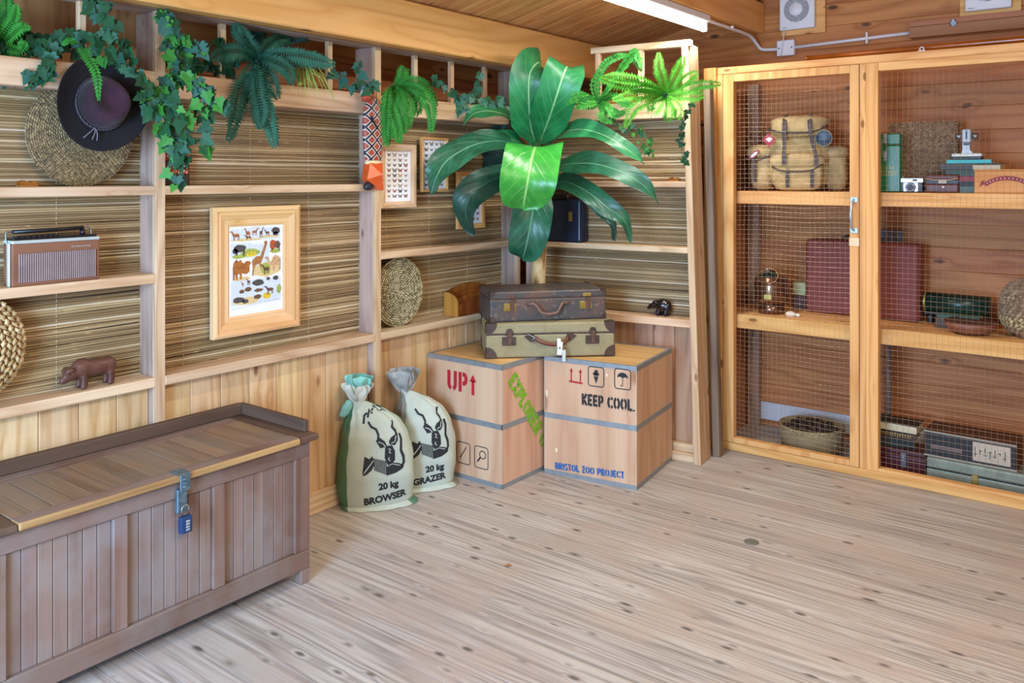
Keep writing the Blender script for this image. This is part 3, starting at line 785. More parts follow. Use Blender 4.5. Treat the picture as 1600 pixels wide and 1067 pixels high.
M().tube(catmull([(.245, -.008, .10), (.26, -.022, .087), (.30, -.03, .073), (.345, -.032, .068), (.385, -.028, .074), (.405, -.02, .09), (.41, -.008, .10)], 20), .0095, 10).build('handle', plain('reddish_handle_leather', '6c3526', .4, 0, .2), SC1)
m = M(); m.tube(catmull([(.205, -.008, .118), (.222, -.01, .112), (.238, -.014, .104), (.248, -.02, .09), (.243, -.018, .075)], 10), .0028, 6); m.tube([(.24+.008*cos(a), -.02, .088+.010*sin(a)) for a in [i*2*PI/10 for i in range(10)]], .002, 6, closed=True)
m.build('hook_clip', DSTEEL, SC1)
tg = thing('luggage_tag', 'white paper airline tag looped on the handle of the olive suitcase', 'tag', (-2.673, 3.267, .596), math.atan2(.456, .47))
m = M(); m.box(.352, .376, -.052, -.0505, .02, .085, rot=Matrix.Rotation(.12, 3, 'Y')); m.build('tag_strip', PAPER, tg)
m = M(); m.box(.375, .392, -.057, -.0555, -.012, .045, .0003).build('tag_stub', plain('pale_label', 'cfd8d2', .6), tg)
m = M(); lp_ = catmull([(.358, -.0515, .06), (.36, -.049, .09), (.362, -.03, .098), (.366, -.014, .085), (.368, -.016, .06), (.37, -.045, .05)], 14)
for A, B in zip(lp_, lp_[1:]): m.face([A-Vector((.009, 0, 0)), A+Vector((.009, 0, 0)), B+Vector((.009, 0, 0)), B-Vector((.009, 0, 0))])
m.build('tag_loop', PAPER, tg, norm=False)
M().box(.36, .367, -.0535, -.0523, .05, .058).build('tag_print', INK, tg)
SC2 = suitcase('upper dark grey-brown leather suitcase with brass locks, on top of the stack', (-2.677, 3.302, .7695), math.radians(50), .612, .30, .152, UPB, DKL, .74, .03, 1)
for x, sg in ((.105, 1), (.505, -1)):
    M().box(x-.035, x+.03, -.0035, -.0003, .055, .093, .001).build('lock_plate', BRASS, SC2)
    M().box(x-.002, x+.022, -.010, -.0035, .058, .112, .002).build('hasp', LEATHER, SC2)
    M().box(x-.018, x+.026, -.0035, -.0003, .118, .134, .001).build('hasp_plate', BRASS if sg < 0 else LEATHER, SC2)
    M().lathe([(.0001, -.0075), (.009, -.007), (.0105, -.0035)], 12, (x-.014, 0, .073), axis='y').build('lock_button', DSTEEL, SC2)
M().tube(catmull([(.205, -.004, .086), (.225, -.014, .088), (.243, -.026, .068), (.262, -.034, .045), (.3, -.037, .038), (.34, -.034, .045), (.358, -.026, .068), (.375, -.014, .088), (.395, -.004, .086)], 28), .0082, 10).build('handle', plain('worn_handle_leather', '6e5448', .5, 0, .25, 50), SC2)
for x in (.203, .397): M().ball((x, -.004, .087), (.016, .006, .010), 10).build('handle_boss', LEATHER, SC2)
m = M().box(.04, .57, -.0014, .0, .146, .1475).box(.0, .612, -.0012, .004, .108, .1095); m.build('piping', plain('scuffed_piping', '9b8d78', .5), SC2)

# ------------------------------------------------------------ WOVEN THINGS
def straw(name, a, b, c_, sc=70):
    t = NT(name)
    n1 = t.n('TexNoise', None, Vector=t.coords(True, (1, 1, 1)), Scale=float(sc), Detail=3.).outputs[0]
    n2 = t.n('TexNoise', None, Vector=t.coords(), Scale=8., Detail=2.).outputs[0]
    c = t.ramp(n1, (.35, a), (.52, b), (.68, c_)); c = t.mix(t.maprange(n2, .4, .7, 0, .3), c, lin(a)); t.bump(n1, .5, .002)
    return t.done(c, .7)
SEA = straw('dark_seagrass', '4c402b', '8a744e', 'b59d70', 90)
PALEG = straw('pale_rush', '6d6040', 'c2b487', 'e0d6ab', 60)
HYA = straw('water_hyacinth', '96784a', 'c7a974', 'e2cc9d', 25)
BROWNW = straw('brown_weave', '6d523b', 'a88a6a', 'd0b491', 80)
def stitched_disc(m, R, pitch, dome, sw, y0=0, leaf=1.6, x=0, z=0, lift=.5):
    """concentric rows of slanting strands on a round mat facing -y"""
    r = pitch*.6; row = 0
    while r < R:
        n = max(5, int(2*PI*r/(sw*leaf)))
        for i in range(n):
            a = 2*PI*(i+.5*(row % 2))/n; yy = y0-dome*math.sqrt(max(0, 1-(r/R)**2)); L = sw*leaf*.62; h = pitch*.62
            er = Vector((cos(a), 0, sin(a))); et = Vector((-sin(a), 0, cos(a)))
            c0 = er*r+Vector((x, yy, z)); k = .35*(1 if row % 2 else -1)
            up_ = Vector((0, -sw*lift, 0))
            p = [c0-et*L-er*h*k, c0-er*h*.8+et*L*.1, c0+et*L+er*h*k, c0+er*h*.8-et*L*.1]
            t_ = c0+up_
            for j in range(4): m.face([p[j], p[(j+1) % 4], t_], smooth=False)
        r += pitch; row += 1
    return m
def disc_base(m, R, dome, th, c=(0, 0, 0)):
    prof = [(.0001, dome)]+[(R*sin(a*PI/20), dome*cos(a*PI/20)) for a in range(1, 10)]+[(R, 0), (R*.98, -th), (.0001, -th)]
    return m.lathe(prof, 48, c, axis='y')
# lathe axis y maps +z of profile to -y?  (x,-z,y): profile height points to -y
mt = thing('seagrass_mat', 'round dark seagrass mat standing on the upper left shelf behind the hat', 'mat', (-3.03, 1.442, 1.468), PI/2)
m = disc_base(M(), .184, .012, .008, (0, 0, .186)); m.build('mat_core', SEA, mt)
m = stitched_disc(M(), .188, .0075, .013, .006, 0, 2.0, 0, .186); m.build('seagrass_strand', SEA, mt, kind='stuff', norm=False)
mt = thing('rush_mat', 'round pale green rush mat standing on the sill beside the butterfly frames', 'mat', (-3.025, 3.005, .757), PI/2)
m = disc_base(M(), .168, .018, .012, (0, 0, .170)); m.build('mat_core', plain('dark_rush', '6e6342', .8), mt)
m = stitched_disc(M(), .172, .0115, .020, .0052, -.0005, 2.6, 0, .170, .6); m.build('rush_strand', PALEG, mt, kind='stuff', norm=False)
mt = thing('woven_pouffe', 'large domed woven water-hyacinth cushion at the left end of the sill', 'cushion', (-3.03, 1.062, .757), PI/2)
m = disc_base(M(), .19, .07, .03, (0, 0, .193)); m.build('cushion_core', plain('dark_hyacinth', '7a5a35', .8), mt)
m = stitched_disc(M(), .196, .0185, .076, .0105, 0, 2.2, 0, .193, .55); m.build('woven_strand', HYA, mt, kind='stuff', norm=False)

# ------------------------------------------------------------ HAT
FELT = NT('black_felt'); n1 = FELT.n('TexNoise', None, Vector=FELT.coords(), Scale=6., Detail=4.).outputs[0]
FELT = FELT.done(FELT.ramp(n1, (.4, '0d0b0e'), (.7, '190e13')), .95)
CROWN = NT('plum_felt'); n1 = CROWN.n('TexNoise', None, Vector=CROWN.coords(), Scale=14., Detail=4.).outputs[0]
CROWN = CROWN.done(CROWN.ramp(n1, (.35, '170b12'), (.65, '38192a')), .95, Sheen_Weight=.1)
ht = thing('felt_hat', 'black wide-brimmed felt hat with plum crown, hung over the seagrass mat', 'hat', (-2.93, 1.462, 1.755), tilt=(math.radians(-8), math.radians(12), PI/2-.15))
def brim(r, z, a): return (r*(1-.06*cos(2*a))*1.0, z+.028*(max(0, r-.09)/.06)*cos(2*a+.5)**2*(1), 0) and (r*cos(a)*.96, r*sin(a)*1.07, z+.035*(max(0, r-.085)/.07)**1.5*abs(cos(a+.2))**2)
m = M(); m.lathe([(.082, .0), (.1, -.001), (.125, 0), (.15, .003), (.158, .004), (.157, .001), (.12, -.004), (.082, -.004)], 48, fn=brim, axis='y'); m.build('brim', FELT, ht)
def crown(r, z, a):
    k = 1-.22*(z/.11)*abs(sin(a+.35))**2
    return (r*k*cos(a), r*1.12*k*sin(a), z)
m = M(); m.lathe([(.083, -.003), (.082, .03), (.077, .065), (.071, .09), (.062, .102), (.05, .098), (.03, .083), (.0001, .078)], 40, fn=crown, axis='y'); m.build('crown', CROWN, ht)
m = M()
for sgn in (0, PI):
    m.tube([(.0855*cos(a)*(1+.0), -.016-.003*sin(18*a+sgn), .0955*sin(a)+.002*cos(18*a+sgn)) for a in [i*2*PI/150 for i in range(150)]], .0032, 5, closed=True)
m.build('braided_band', plain('dark_braid', '3a343a', .5), ht)
m = M(); 
for dx in (-.01, .004, .012): m.tube(catmull([(-.01, -.018, -.092), (-.012+dx, -.02, -.11), (-.02+dx*2, -.016, -.135)], 8), .0018, 5)
m.build('band_tassel', plain('grey_cord', '77727a', .5), ht)
# small orange-brown wood pieces on the shelves
for i, (lab, loc, rz) in enumerate((('small orange-brown carved wooden piece on the shelf left of the seagrass mat', (-2.99, 1.225, 1.4685), PI/2), ('small orange-brown carved wooden piece on the back upper shelf', tuple(q(-.2, .07, 1.4785)), QR))):
    o = thing('carved_wood', lab, 'ornament', loc, rz)
    M().prism([(0, 0), (.055, 0), (.055, .012), (.045, .02), (.03, .014), (.015, .022), (0, .018)], 0, .03).build('carving', W['rack'], o)
    M().box(-.002, .057, -.002, .032, 0, .004, .001).build('foot', W['rackside'], o)

# ------------------------------------------------------------ RADIO
rd = thing('portable_radio', 'wooden portable transistor radio with slatted grille and black carrying handle', 'radio', (-2.968, 1.192, 1.1415), PI/2)
WD = .285; HH = .152; DD = .07
RW = wood('radio_veneer', '8d6248', '6f4833', 'x', kn=0, rings=3, fine=.2, jitter=.02)
M().box(0, WD, .0, DD, 0, HH-.012, .003).build('case', RW, rd)
M().box(-.0005, WD+.0005, -.0015, DD, HH-.012, HH-.001, .002).box(-.006, -.001, .012, .03, 0, HH-.01, .001).build('chrome_trim', plain('pale_chrome', 'cfe0dc', .3, .4, .05), rd)
M().box(.006, WD-.006, .006, DD-.006, HH-.001, HH+.006, .002).build('control_panel', BLACK, rd)
for k_ in range(8): M().box(.015+k_*.018, .028+k_*.018, .012, .03, HH+.006, HH+.012, .001).build('button', BLACK, rd)
M().lathe([(.0001, .02), (.009, .02), (.009, 0)], 14, (WD-.045, .03, HH+.004)).build('dial', BLACK, rd)
g0, g1 = .018, WD-.012
M().box(g0, g1, -.0012, .001, .012, HH-.045).build('grille_recess', plain('grille_dark', '2b201c', .8), rd)
m = M(); n = 36
for i in range(n):
    x = g0+(g1-g0)*i/n; m.box(x, x+(g1-g0)/n*.52, -.004, -.0012, .012, HH-.045)
m.build('grille_slat', plain('greyish_slat', 'a08a86', .5), rd, kind='stuff')
m = M()
for i in range(9): m.box(WD*.66+i*.0075, WD*.66+.0055+i*.0075, -.0022, -.0008, HH-.034, HH-.028)
m.build('nameplate', plain('nameplate_metal', 'c9c2b8', .3, .6), rd, kind='stuff')
M().tube([(.015, .035, HH+.026), (WD-.04, .035, HH+.030)], .0065, 10).build('handle_grip', BLACK, rd)
for P in ([(-.003, .035, HH-.02), (-.006, .035, HH+.01), (-.004, .035, HH+.026), (.015, .035, HH+.0265)], [(WD-.012, .035, HH-.002), (WD-.014, .035, HH+.022), (WD-.024, .035, HH+.031), (WD-.042, .035, HH+.030)]):
    M().tube(catmull(P, 10), .0028, 6).build('handle_bracket', DSTEEL, rd)

# ------------------------------------------------------------ CARVED ANIMALS
def carved(name, label, loc, rz, balls, mat, size, extra=()):
    t_ = thing(name, label, 'ornament', loc, rz)
    m = M()
    for c_, r in balls: m.ball([k*size for k in c_], [k*size for k in r], 14)
    m.build('carved_body', mat, t_, mods=[('REMESH', {'mode': 'VOXEL', 'voxel_size': .045*size, 'use_smooth_shade': True}), ('SMOOTH', {'factor': .5, 'iterations': 3})])
    for nm, c_, r, mt_ in extra: M().ball([k*size for k in c_], [k*size for k in r], 8).build(nm, mt_, t_)
    return t_
HIP = wood('brown_carved_wood', '6b4838', '452c22', 'x', kn=0, rings=5, jitter=.02, rough=.4)
# x along the body, head at -x
carved('carved_buffalo', 'brown carved wooden buffalo on the sill beside the woven cushion', (-3.01, 1.375, .757), PI/2,
  [((.95, 0, .62), (.62, .27, .27)), ((.55, 0, .66), (.35, .28, .3)), ((1.35, 0, .62), (.3, .24, .27)), ((.22, 0, .52), (.26, .19, .22)), ((.02, 0, .38), (.17, .13, .13)), ((-.07, 0, .33), (.10, .1, .09)),
   ((.15, -.2, .68), (.1, .1, .06)), ((.15, .2, .68), (.1, .1, .06)), ((.02, -.14, .62), (.06, .05, .1)), ((.02, .14, .62), (.06, .05, .1))]+
  [((x, y_, z), (.12, .1, .2)) for x in (.55, 1.4) for y_ in (-.15, .15) for z in (.35, .2)]+[((x, y_, .06), (.13, .11, .06)) for x in (.53, 1.38) for y_ in (-.15, .15)], HIP, .112, [('eye', (.1, -.17, .55), (.03, .02, .03), BLACK)])
EB = plain('polished_ebony', '241a18', .18, 0, .3)
e = q(-.315, .075, .7505)
carved('carved_elephant', 'small polished black carved animal on the back sill near the end post', e, QR,
  [((.9, 0, .62), (.5, .36, .42)), ((1.15, 0, .55), (.35, .33, .45)), ((.5, 0, .68), (.3, .28, .28)), ((.22, 0, .55), (.26, .18, .16)), ((.02, 0, .42), (.16, .12, .1)), ((.5, -.24, .85), (.1, .06, .1)), ((.5, .24, .85), (.1, .06, .1))]+
  [((x, y_, .18), (.15, .13, .22)) for x in (.65, 1.15) for y_ in (-.2, .2)], EB, .088, [('eye', (.36, -.24, .68), (.03, .02, .03), DSTEEL)])

# ------------------------------------------------------------ LETTER RACK
lr = thing('letter_rack', 'orange hardwood letter rack with curved pale ends on the sill behind the suitcases', 'rack', (-2.965, 3.40, .757), PI/2+.0)
def endprof(): return [(0, 0), (.0, 0)]
side = [(.0, 0), (.0, .07)]+[(.0+.075*(1-cos(a)), .07+.055*sin(a)) for a in [i*PI/2/6 for i in range(1, 7)]]+[(.095, .125), (.095, 0)]
for x in (0, .36):
    m = M(); A = [(x, p[0], p[1]) for p in side]; B = [(x+.009, p[0], p[1]) for p in side]; k = len(side)
    va = [m.b.verts.new(p) for p in A]; vb = [m.b.verts.new(p) for p in B]
    m.b.faces.new(va[::-1]); m.b.faces.new(vb)
    for i in range(k): m.b.faces.new((va[i], va[(i+1) % k], vb[(i+1) % k], vb[i]))
    m.build('end_panel', W['rackside'], lr)
for i, (yy, h_) in enumerate(((.012, .075), (.036, .098), (.06, .118), (.085, .15))):
    poly = [(.0095, .004)]+[(ease(.0095, .3595, j/10), h_-.02+.03*sin(j/10*PI)) for j in range(11)]+[(.3595, .004)]
    M().prism(poly, yy-.003, yy+.003).build('divider', W['rack'], lr)
M().box(.0095, .3595, .0, .095, 0, .0035).build('base', W['rack'], lr)
lr.rotation_euler.z = PI/2; lr.location = (-2.968, 3.385, .757)

# ------------------------------------------------------------ FRAMED PICTURES
def frame(name, label, y0, y1, z0, z1, fw, xf, mat, profile=3, gp=None, tiltz=0, back=.02):
    t_ = thing(name, label, 'picture', (xf, y0, z0), PI/2, gp)
    Wd, Ht = y1-y0, z1-z0; steps = [(0, -.004, 0), (.012, -.010, .3), (.018, -.010, .3), (.020, -.003, .4), (.032, -.006, .4), (fw*.62, .002, .6), (fw*.64, .006, .6), (fw*.86, .008, .8), (fw*.88, .005, .8), (fw, .010, 1)] if profile > 1 else [(0, 0, 0), (fw*.5, -.002, 1), (fw, .002, 1)]
    for s_ in range(4):
        m = M(); rows = []
        for d_, yy, _ in [(0, back, 0)]+steps+[(fw, back, 1)]:
            c_ = [(d_, d_), (Wd-d_, d_), (Wd-d_, Ht-d_), (d_, Ht-d_)]
            a, b = c_[s_], c_[(s_+1) % 4]; rows.append((m.b.verts.new((a[0], yy, a[1])), m.b.verts.new((b[0], yy, b[1]))))
        for r0, r1 in zip(rows, rows[1:]): m.b.faces.new((r0[0], r0[1], r1[1], r1[0]))
        m.build('frame_member', mat[s_ % 2], t_)
    M().box(fw-.002, Wd-fw+.002, .012, .015, fw-.002, Ht-fw+.002).build('print_sheet', PAPER, t_)
    return t_, Wd, Ht
FM = (W['cagex'], W['cagez']); FP = (W['palex'], W['palez'])
pf, Wd, Ht = frame('picture_frame', 'large moulded pine frame holding a coloured chart of giraffe, camels and bison', 1.968, 2.402, .843, 1.377, .082, -3.035, (wood('frame_pine_x', 'f0cb96', 'd9a868', 'x', kn=.6, rings=5, fine=.15), wood('frame_pine_z', 'f0cb96', 'd9a868', 'z', kn=.6, rings=5, fine=.15)))
# the animal chart: drawn in enlarged-photo units (sheet spans x 180..575, y 195..860)
PX = lambda X, Y: (.084+(X-180)/395*(Wd-.168), .084+(860-Y)/670*(Ht-.168))
def art(polys, name, col, dy=.0118):
    m = M()
    for pl_ in polys:
        try: m.face([(PX(*p)[0], dy, PX(*p)[1]) for p in pl_])
        except ValueError: pass
    return m.build(name, plain('print_'+col, col, .7, 0, .3 if 'sky' not in name and 'ground' not in name else .06, 90), pf, norm=False, kind='stuff' if len(polys) > 1 else None)
def rect(a, b, c_, d): return [(a, b), (c, b), (c, d), (a, d)] if 0 else [(a, b), (c_, b), (c_, d), (a, d)]
def wob(x0, y0, x1, y1, n=10, k=.12):
    cx_, cy_ = (x0+x1)/2, (y0+y1)/2
    return [(cx_+(x1-x0)/2*cos(i*2*PI/n)*(1+k*sin(i*2.7+x0)), cy_+(y1-y0)/2*sin(i*2*PI/n)*(1+k*cos(i*3.1+y0))) for i in range(n)]
art([rect(192, 205, 562, 298), rect(192, 315, 342, 430), rect(475, 305, 560, 400), rect(345, 330, 470, 575), rect(192, 600, 562, 790)], 'chart_sky', 'd3dfe8', .0119)
art([wob(195, 280, 420, 302), wob(400, 265, 560, 285), wob(340, 480, 560, 590, 12), wob(200, 570, 340, 602), wob(200, 730, 400, 790)], 'chart_ground', 'dcc58e', .0117)
art([wob(265, 360, 400, 425), wob(478, 375, 560, 412), wob(410, 480, 480, 575), wob(200, 400, 300, 432), wob(530, 660, 566, 735)], 'chart_foliage', 'a3b04e', .0116)
art([wob(425, 715, 490, 765), wob(300, 385, 380, 425)], 'chart_yellow', 'd9bf3c', .0115)
def quad(x, y, w_, h_, hx=-1, neck=.4):
    """standing four-legged animal: body, neck, head, legs"""
    B = [wob(x, y, x+w_, y+h_*.55)]; f_ = x if hx < 0 else x+w_
    B.append([(f_-hx*w_*.22, y+h_*.1), (f_-hx*w_*.05, y+h_*.35), (f_+hx*w_*.22, y-h_*neck*.6), (f_+hx*w_*.05, y-h_*neck)])
    B.append(wob(f_+hx*w_*.3-w_*.14, y-h_*neck-h_*.04, f_+hx*w_*.3+w_*.14, y-h_*neck+h_*.18))
    for k_ in (.1, .24, .72, .88): B.append(rect(x+w_*k_, y+h_*.4, x+w_*k_+w_*.08, y+h_))
    return B
art(quad(400, 430, 1, 1)+quad(205, 240, 50, 50)+quad(300, 225, 32, 55)+quad(345, 222, 35, 40, 1)+quad(300, 265, 40, 28)+quad(270, 620, 14, 30), 'chart_antelopes', 'a86a45', .0113)
art(quad(400, 228, 22, 55, 1, .5)+quad(445, 235, 30, 35)+quad(430, 515, 45, 55, -1)+quad(455, 680, 50, 50, -1, .3)+quad(310, 605, 20, 38), 'chart_dark_antelopes', '6c4a3a', .0112)
art([wob(490, 205, 556, 260), wob(500, 240, 545, 272), wob(210, 325, 300, 385), wob(203, 350, 240, 395), rect(225, 370, 240, 405), rect(280, 370, 292, 402), wob(345, 605, 435, 655), wob(500, 590, 545, 625), wob(450, 595, 480, 620), wob(205, 725, 290, 770), wob(270, 745, 320, 780)], 'chart_bison_dark', '4f4a48', .0112)
art([wob(475, 305, 530, 380), rect(490, 370, 500, 395)], 'chart_bison_red', 'b4512c', .0111)
art([wob(510, 315, 558, 375), rect(545, 360, 553, 390), wob(355, 722, 415, 757), wob(250, 670, 290, 700), wob(290, 655, 340, 692), wob(360, 675, 425, 703)], 'chart_brown', '71503b', .0110)
art([[(345, 480), (345, 455), (375, 425), (405, 425), (440, 330), (430, 322), (445, 305), (460, 318), (452, 345), (425, 440), (410, 480), (415, 520), (408, 520), (398, 485), (372, 490), (360, 520), (352, 575), (345, 575), (350, 510)]], 'chart_giraffe', 'a9703f', .0109)
art([[(205, 500), (210, 465), (225, 440), (235, 440), (245, 455), (262, 438), (272, 465), (290, 470), (300, 455), (320, 455), (338, 470), (325, 490), (325, 540), (300, 555), (270, 545), (268, 590), (258, 590), (255, 550), (240, 550), (238, 595), (230, 595), (222, 545), (215, 595), (207, 595)]], 'chart_bactrian_camels', 'a5662b', .0109)
art([[(440, 435), (462, 432), (472, 450), (475, 480), (490, 470), (500, 440), (520, 425), (540, 435), (560, 455), (562, 500), (556, 555), (548, 555), (545, 510), (520, 510), (512, 550), (505, 550), (500, 510), (480, 500), (462, 485), (455, 455), (442, 450)]], 'chart_camel', 'c8a074', .0109)
art([rect(200+i*14, 812-i*1.6, 210+i*14, 815-i*1.6) for i in range(25)]+[rect(340, 197, 410, 200)], 'chart_caption', '8a8a92', .0118)
# butterfly frames
def butterflies(t_, cols, rows, x0, x1, z0, z1, pal, dy=.0118):
    for pi, colr in enumerate(pal):
        m = M(); cnt = 0
        for r_ in range(rows):
            for c_ in range(cols):
                rnd = random.Random(r_*31+c_*7+cols); 
                if rnd.randrange(len(pal)) != pi: continue
                cnt += 1
                X = ease(x0, x1, (c_+.5)/cols); Z = ease(z1, z0, (r_+.5)/rows); s_ = (x1-x0)/cols*.46*rnd.uniform(.6, 1) ; h = s_*rnd.uniform(.6, .85)
                for sg in (-1, 1):
                    m.face([(X, dy, Z+h*.2), (X+sg*s_, dy, Z+h), (X+sg*s_*.9, dy, Z+h*.2), (X+sg*s_*.25, dy, Z-.05*h)])
                    m.face([(X, dy, Z), (X+sg*s_*.6, dy, Z+h*.0), (X+sg*s_*.7, dy, Z-h*.6), (X+sg*s_*.2, dy, Z-h*.7)])
                m.face([(X-s_*.07, dy-.0002, Z+h*.3), (X+s_*.07, dy-.0002, Z+h*.3), (X+s_*.05, dy-.0002, Z-h*.5), (X-s_*.05, dy-.0002, Z-h*.5)])
        if cnt: m.build('butterfly_print', plain('wing_'+colr, colr, .7), t_, kind='stuff', norm=False)
bf, a, b = frame('picture_frame', 'pale framed sheet of mixed butterflies and insects, beside the pine post', 2.872, 3.118, 1.348, 1.664, .032, -3.01, (W['palex'], W['palez']), 1)
butterflies(bf, 4, 9, .045, a-.045, .045, b-.04, ('6b6a66', '8d4437', '3b3a3c', 'a09a8c', 'b5945a'))
bf, a, b = frame('picture_frame', 'narrow framed sheet of dark butterflies half behind a palm leaf', 3.178, 3.38, 1.425, 1.708, .013, -3.025, FM, 1)
butterflies(bf, 4, 8, .022, a-.022, .02, b-.018, ('2f2f33', '3d3a38', '6b4c2c', '857a4d'))
bf, a, b = frame('picture_frame', 'lowest framed butterfly sheet nearest the corner, behind drooping leaves', 3.455, 3.685, 1.218, 1.531, .026, -3.02, FM, 1)
butterflies(bf, 4, 8, .034, a-.034, .034, b-.034, ('26262b', '3a3335', '4d5560'))

# ------------------------------------------------------------ CARVED MASKS
t = NT('diamond_painted_wood')
tc = t.coords(False, (1, 1, 1)); sx = t.n('SeparateXYZ', None, Vector=tc).outputs
u_ = t.math('ADD', t.math('MULTIPLY', sx[0], 24.), t.math('MULTIPLY', sx[2], 17.)); v_ = t.math('SUBTRACT', t.math('MULTIPLY', sx[0], 24.), t.math('MULTIPLY', sx[2], 17.))
pu = t.math('PINGPONG', u_, .5); pv = t.math('PINGPONG', v_, .5); mn = t.math('MINIMUM', pu, pv)
c = t.ramp(mn, (0, '2a2f38'), (.09, '2a2f38'), (.11, 'e3cdb8'), (.19, 'e3cdb8'), (.22, 'a9402f'), (.5, 'bb5f46'))
MASKM = t.done(c, .45)
mk = thing('carved_mask', 'tall orange diamond-patterned carved animal mask hung on the pine post', 'mask', (-2.956, 2.742, 1.438), PI/2); mk.scale = (1.4, 1, 1)
def mfn(r, z, a):
    return (r*cos(a), r*.62*sin(a), z)
ORG = plain('glossy_orange_paint', 'd95a26', .25, 0, .12)
m = M(); m.lathe([(.03, .13), (.038, .16), (.043, .22), (.045, .28), (.044, .34), (.04, .38), (.03, .415), (.014, .43), (.0001, .432)], 28, (0, -.03, 0), fn=mfn); m.build('painted_face', MASKM, mk)
m = M()
pts = [(-.027, .128), (.03, .128), (.036, .04), (.034, .0), (.012, .008), (-.04, .052)]
vs0 = [m.b.verts.new((x, -.05, z)) for x, z in pts]; vs1 = [m.b.verts.new((x*.9, -.004, z)) for x, z in pts]; tip = m.b.verts.new((.003, -.085, .075))
for i in range(6):
    m.b.faces.new((vs0[i], vs0[(i+1) % 6], tip)); m.b.faces.new((vs0[i], vs1[i], vs1[(i+1) % 6], vs0[(i+1) % 6]))
m.b.faces.new(vs1); m.build('muzzle', ORG, mk)
M().lathe([(.034, .122), (.036, .13), (.034, .14)], 24, (0, -.03, 0), fn=mfn).build('cream_band', plain('cream_paint', 'e9cfa0', .5), mk)
M().box(-.035, .0, -.045, -.01, -.0, .045, .01, rot=Matrix.Rotation(.7, 3, 'Y')).build('chin_shadow', plain('chin_shade', '24262c', .4), mk)  # solid dark block standing in for the shade under the muzzle
m = M(); m.prism([(-.028, .345), (-.018, .325), (-.004, .30), (.0, .285), (-.010, .30), (-.024, .325)], -.064, -.05); m.build('eye_slit', BLACK, mk)
for x, cc in ((.008, 'c26a3d'), (.026, 'd39a5c')): M().tube([(x-.004, -.03, .42), (x-.004, -.032, .49)], [.008, .005], 8).build('horn', plain('horn_'+cc, cc, .5), mk)
for z0, z1, cc, r0, r1 in ((.415, .44, 'b5462e', .018, .02), (.44, .465, 'd8cdc0', .02, .016), (.465, .49, '4a6c94', .016, .007)):
    M().lathe([(r0, z0), (r1, z1)], 14, (-.034-(z0-.415)*.2, -.035, 0)).build('ear', plain('ear_'+cc, cc, .5), mk)
cm = thing('carved_shield', 'dark red banded carved shield standing on the shelf behind trailing ivy', 'ornament', (-3.03, 1.745, 1.4685), PI/2)
prof = [(.0, 0), (.118, 0), (.116, .10), (.108, .18), (.092, .235), (.06, .27), (.02, .26), (.0, .24)]
M().prism(prof, 0, .02).build('shield_board', plain('oxblood_paint', '4b1f1c', .35, 0, .3), cm)
for z0, z1, cc in ((.1, .122, '9c3a2b'), (.045, .062, 'a03c2a'), (.065, .095, '3a2622'), (.005, .04, '33302f'), (.16, .18, 'a33e2c')):
    M().box(.004, .112, -.003, -.0002, z0, z1).build('painted_band', plain('band_'+cc, cc, .4, 0, .5, 80), cm)
m = M()
for z in (.052, .07, .14, .11):
    for i in range(9):
        m.ball((.012+i*.0115, -.004, z+.004*sin(i*2)), (.0035, .0015, .005), 6)
m.build('dot_motif', plain('cream_dots', 'cfc0a5', .6), cm, kind='stuff')
# blue case behind the palm on the back shelf
bc = thing('blue_case', 'dark navy upright case with brass latches on the back middle shelf', 'case', q(-.965, .008, 1.1305), QR)
NAVY = plain('navy_vinyl', '16233c', .35, 0, .2)
M().box(0, .27, 0, .045, 0, .245, .014, 3).build('case_front', NAVY, bc); M().box(0, .27, .047, .1, 0, .245, .014, 3).build('case_back', NAVY, bc)
for x in (.075, .205): M().box(x-.011, x+.011, -.004, -.0003, .12, .175, .001).box(x-.005, x+.005, -.008, -.004, .13, .165, .001).build('latch', BRASS, bc)
M().tube(catmull([(.08, -.004, .235), (.085, -.0, .262), (.135, 0, .268), (.185, 0, .262), (.19, -.004, .235)], 14), .006, 8).build('handle', BLACK, bc)

# ------------------------------------------------------------ THE CEILING LAMP, CONDUIT, FANS
lm = thing('fluorescent_batten', 'lit white fluorescent tube batten under the roof purlin', 'lamp', (-1.95, 4.25, 2.372), 0)
M().box(-.03, .03, -1.72, 0, -.038, -.001, .004).build('batten_body', WHITE, lm)
for yy in (-.012, -1.708): M().box(-.016, .016, yy-.01, yy+.01, -.09, -.038, .003).build('tube_holder', WHITE, lm)
te = NT('lit_tube'); te.b.inputs['Emission Color'].default_value = (1, .97, .93, 1); te.b.inputs['Emission Strength'].default_value = 7
M().tube([(0, -1.695, -.072), (0, -.025, -.072)], .0175, 20).build('glass_tube', te.done((1, 1, 1, 1), .4), lm)
cd = thing('conduit', 'white plastic conduit running from the tube lamp along the back wall', 'conduit', (-1.95, 4.26, 2.35))
pts = [(0, 0, .0), (0, .35, .0), (.0, .60, -.005), (.01, .68, -.04), (.03, .715, -.075), (.09, .722, -.082), (.125, .722, -.083)]
M().tube(catmull(pts, 24), .0095, 10).build('pipe', WHITE, cd)
M().tube([(.232, .722, -.082), (.872, .722, -.062)], .0095, 10).build('pipe', WHITE, cd)
for x, y_, z in ((0, .32, 0),): M().box(x-.02, x+.02, y_-.006, y_+.006, z-.004, z+.012, .002).build('pipe_clip', WHITE, cd)
M().box(.632, .644, .708, .7395, -.1, -.035, .003).build('pipe_clip', WHITE, cd)
jb = thing('junction_box', 'square white junction box on the conduit below the left fan', 'box', (-1.822, 4.998, 2.222))
M().box(0, .104, -.035, 0, 0, .092, .004).build('cover', WHITE, jb)
for x in (.014, .09): M().lathe([(.0001, .002), (.005, .0)], 10, (x, -.036, .046), axis='y').build('screw', DSTEEL, jb)
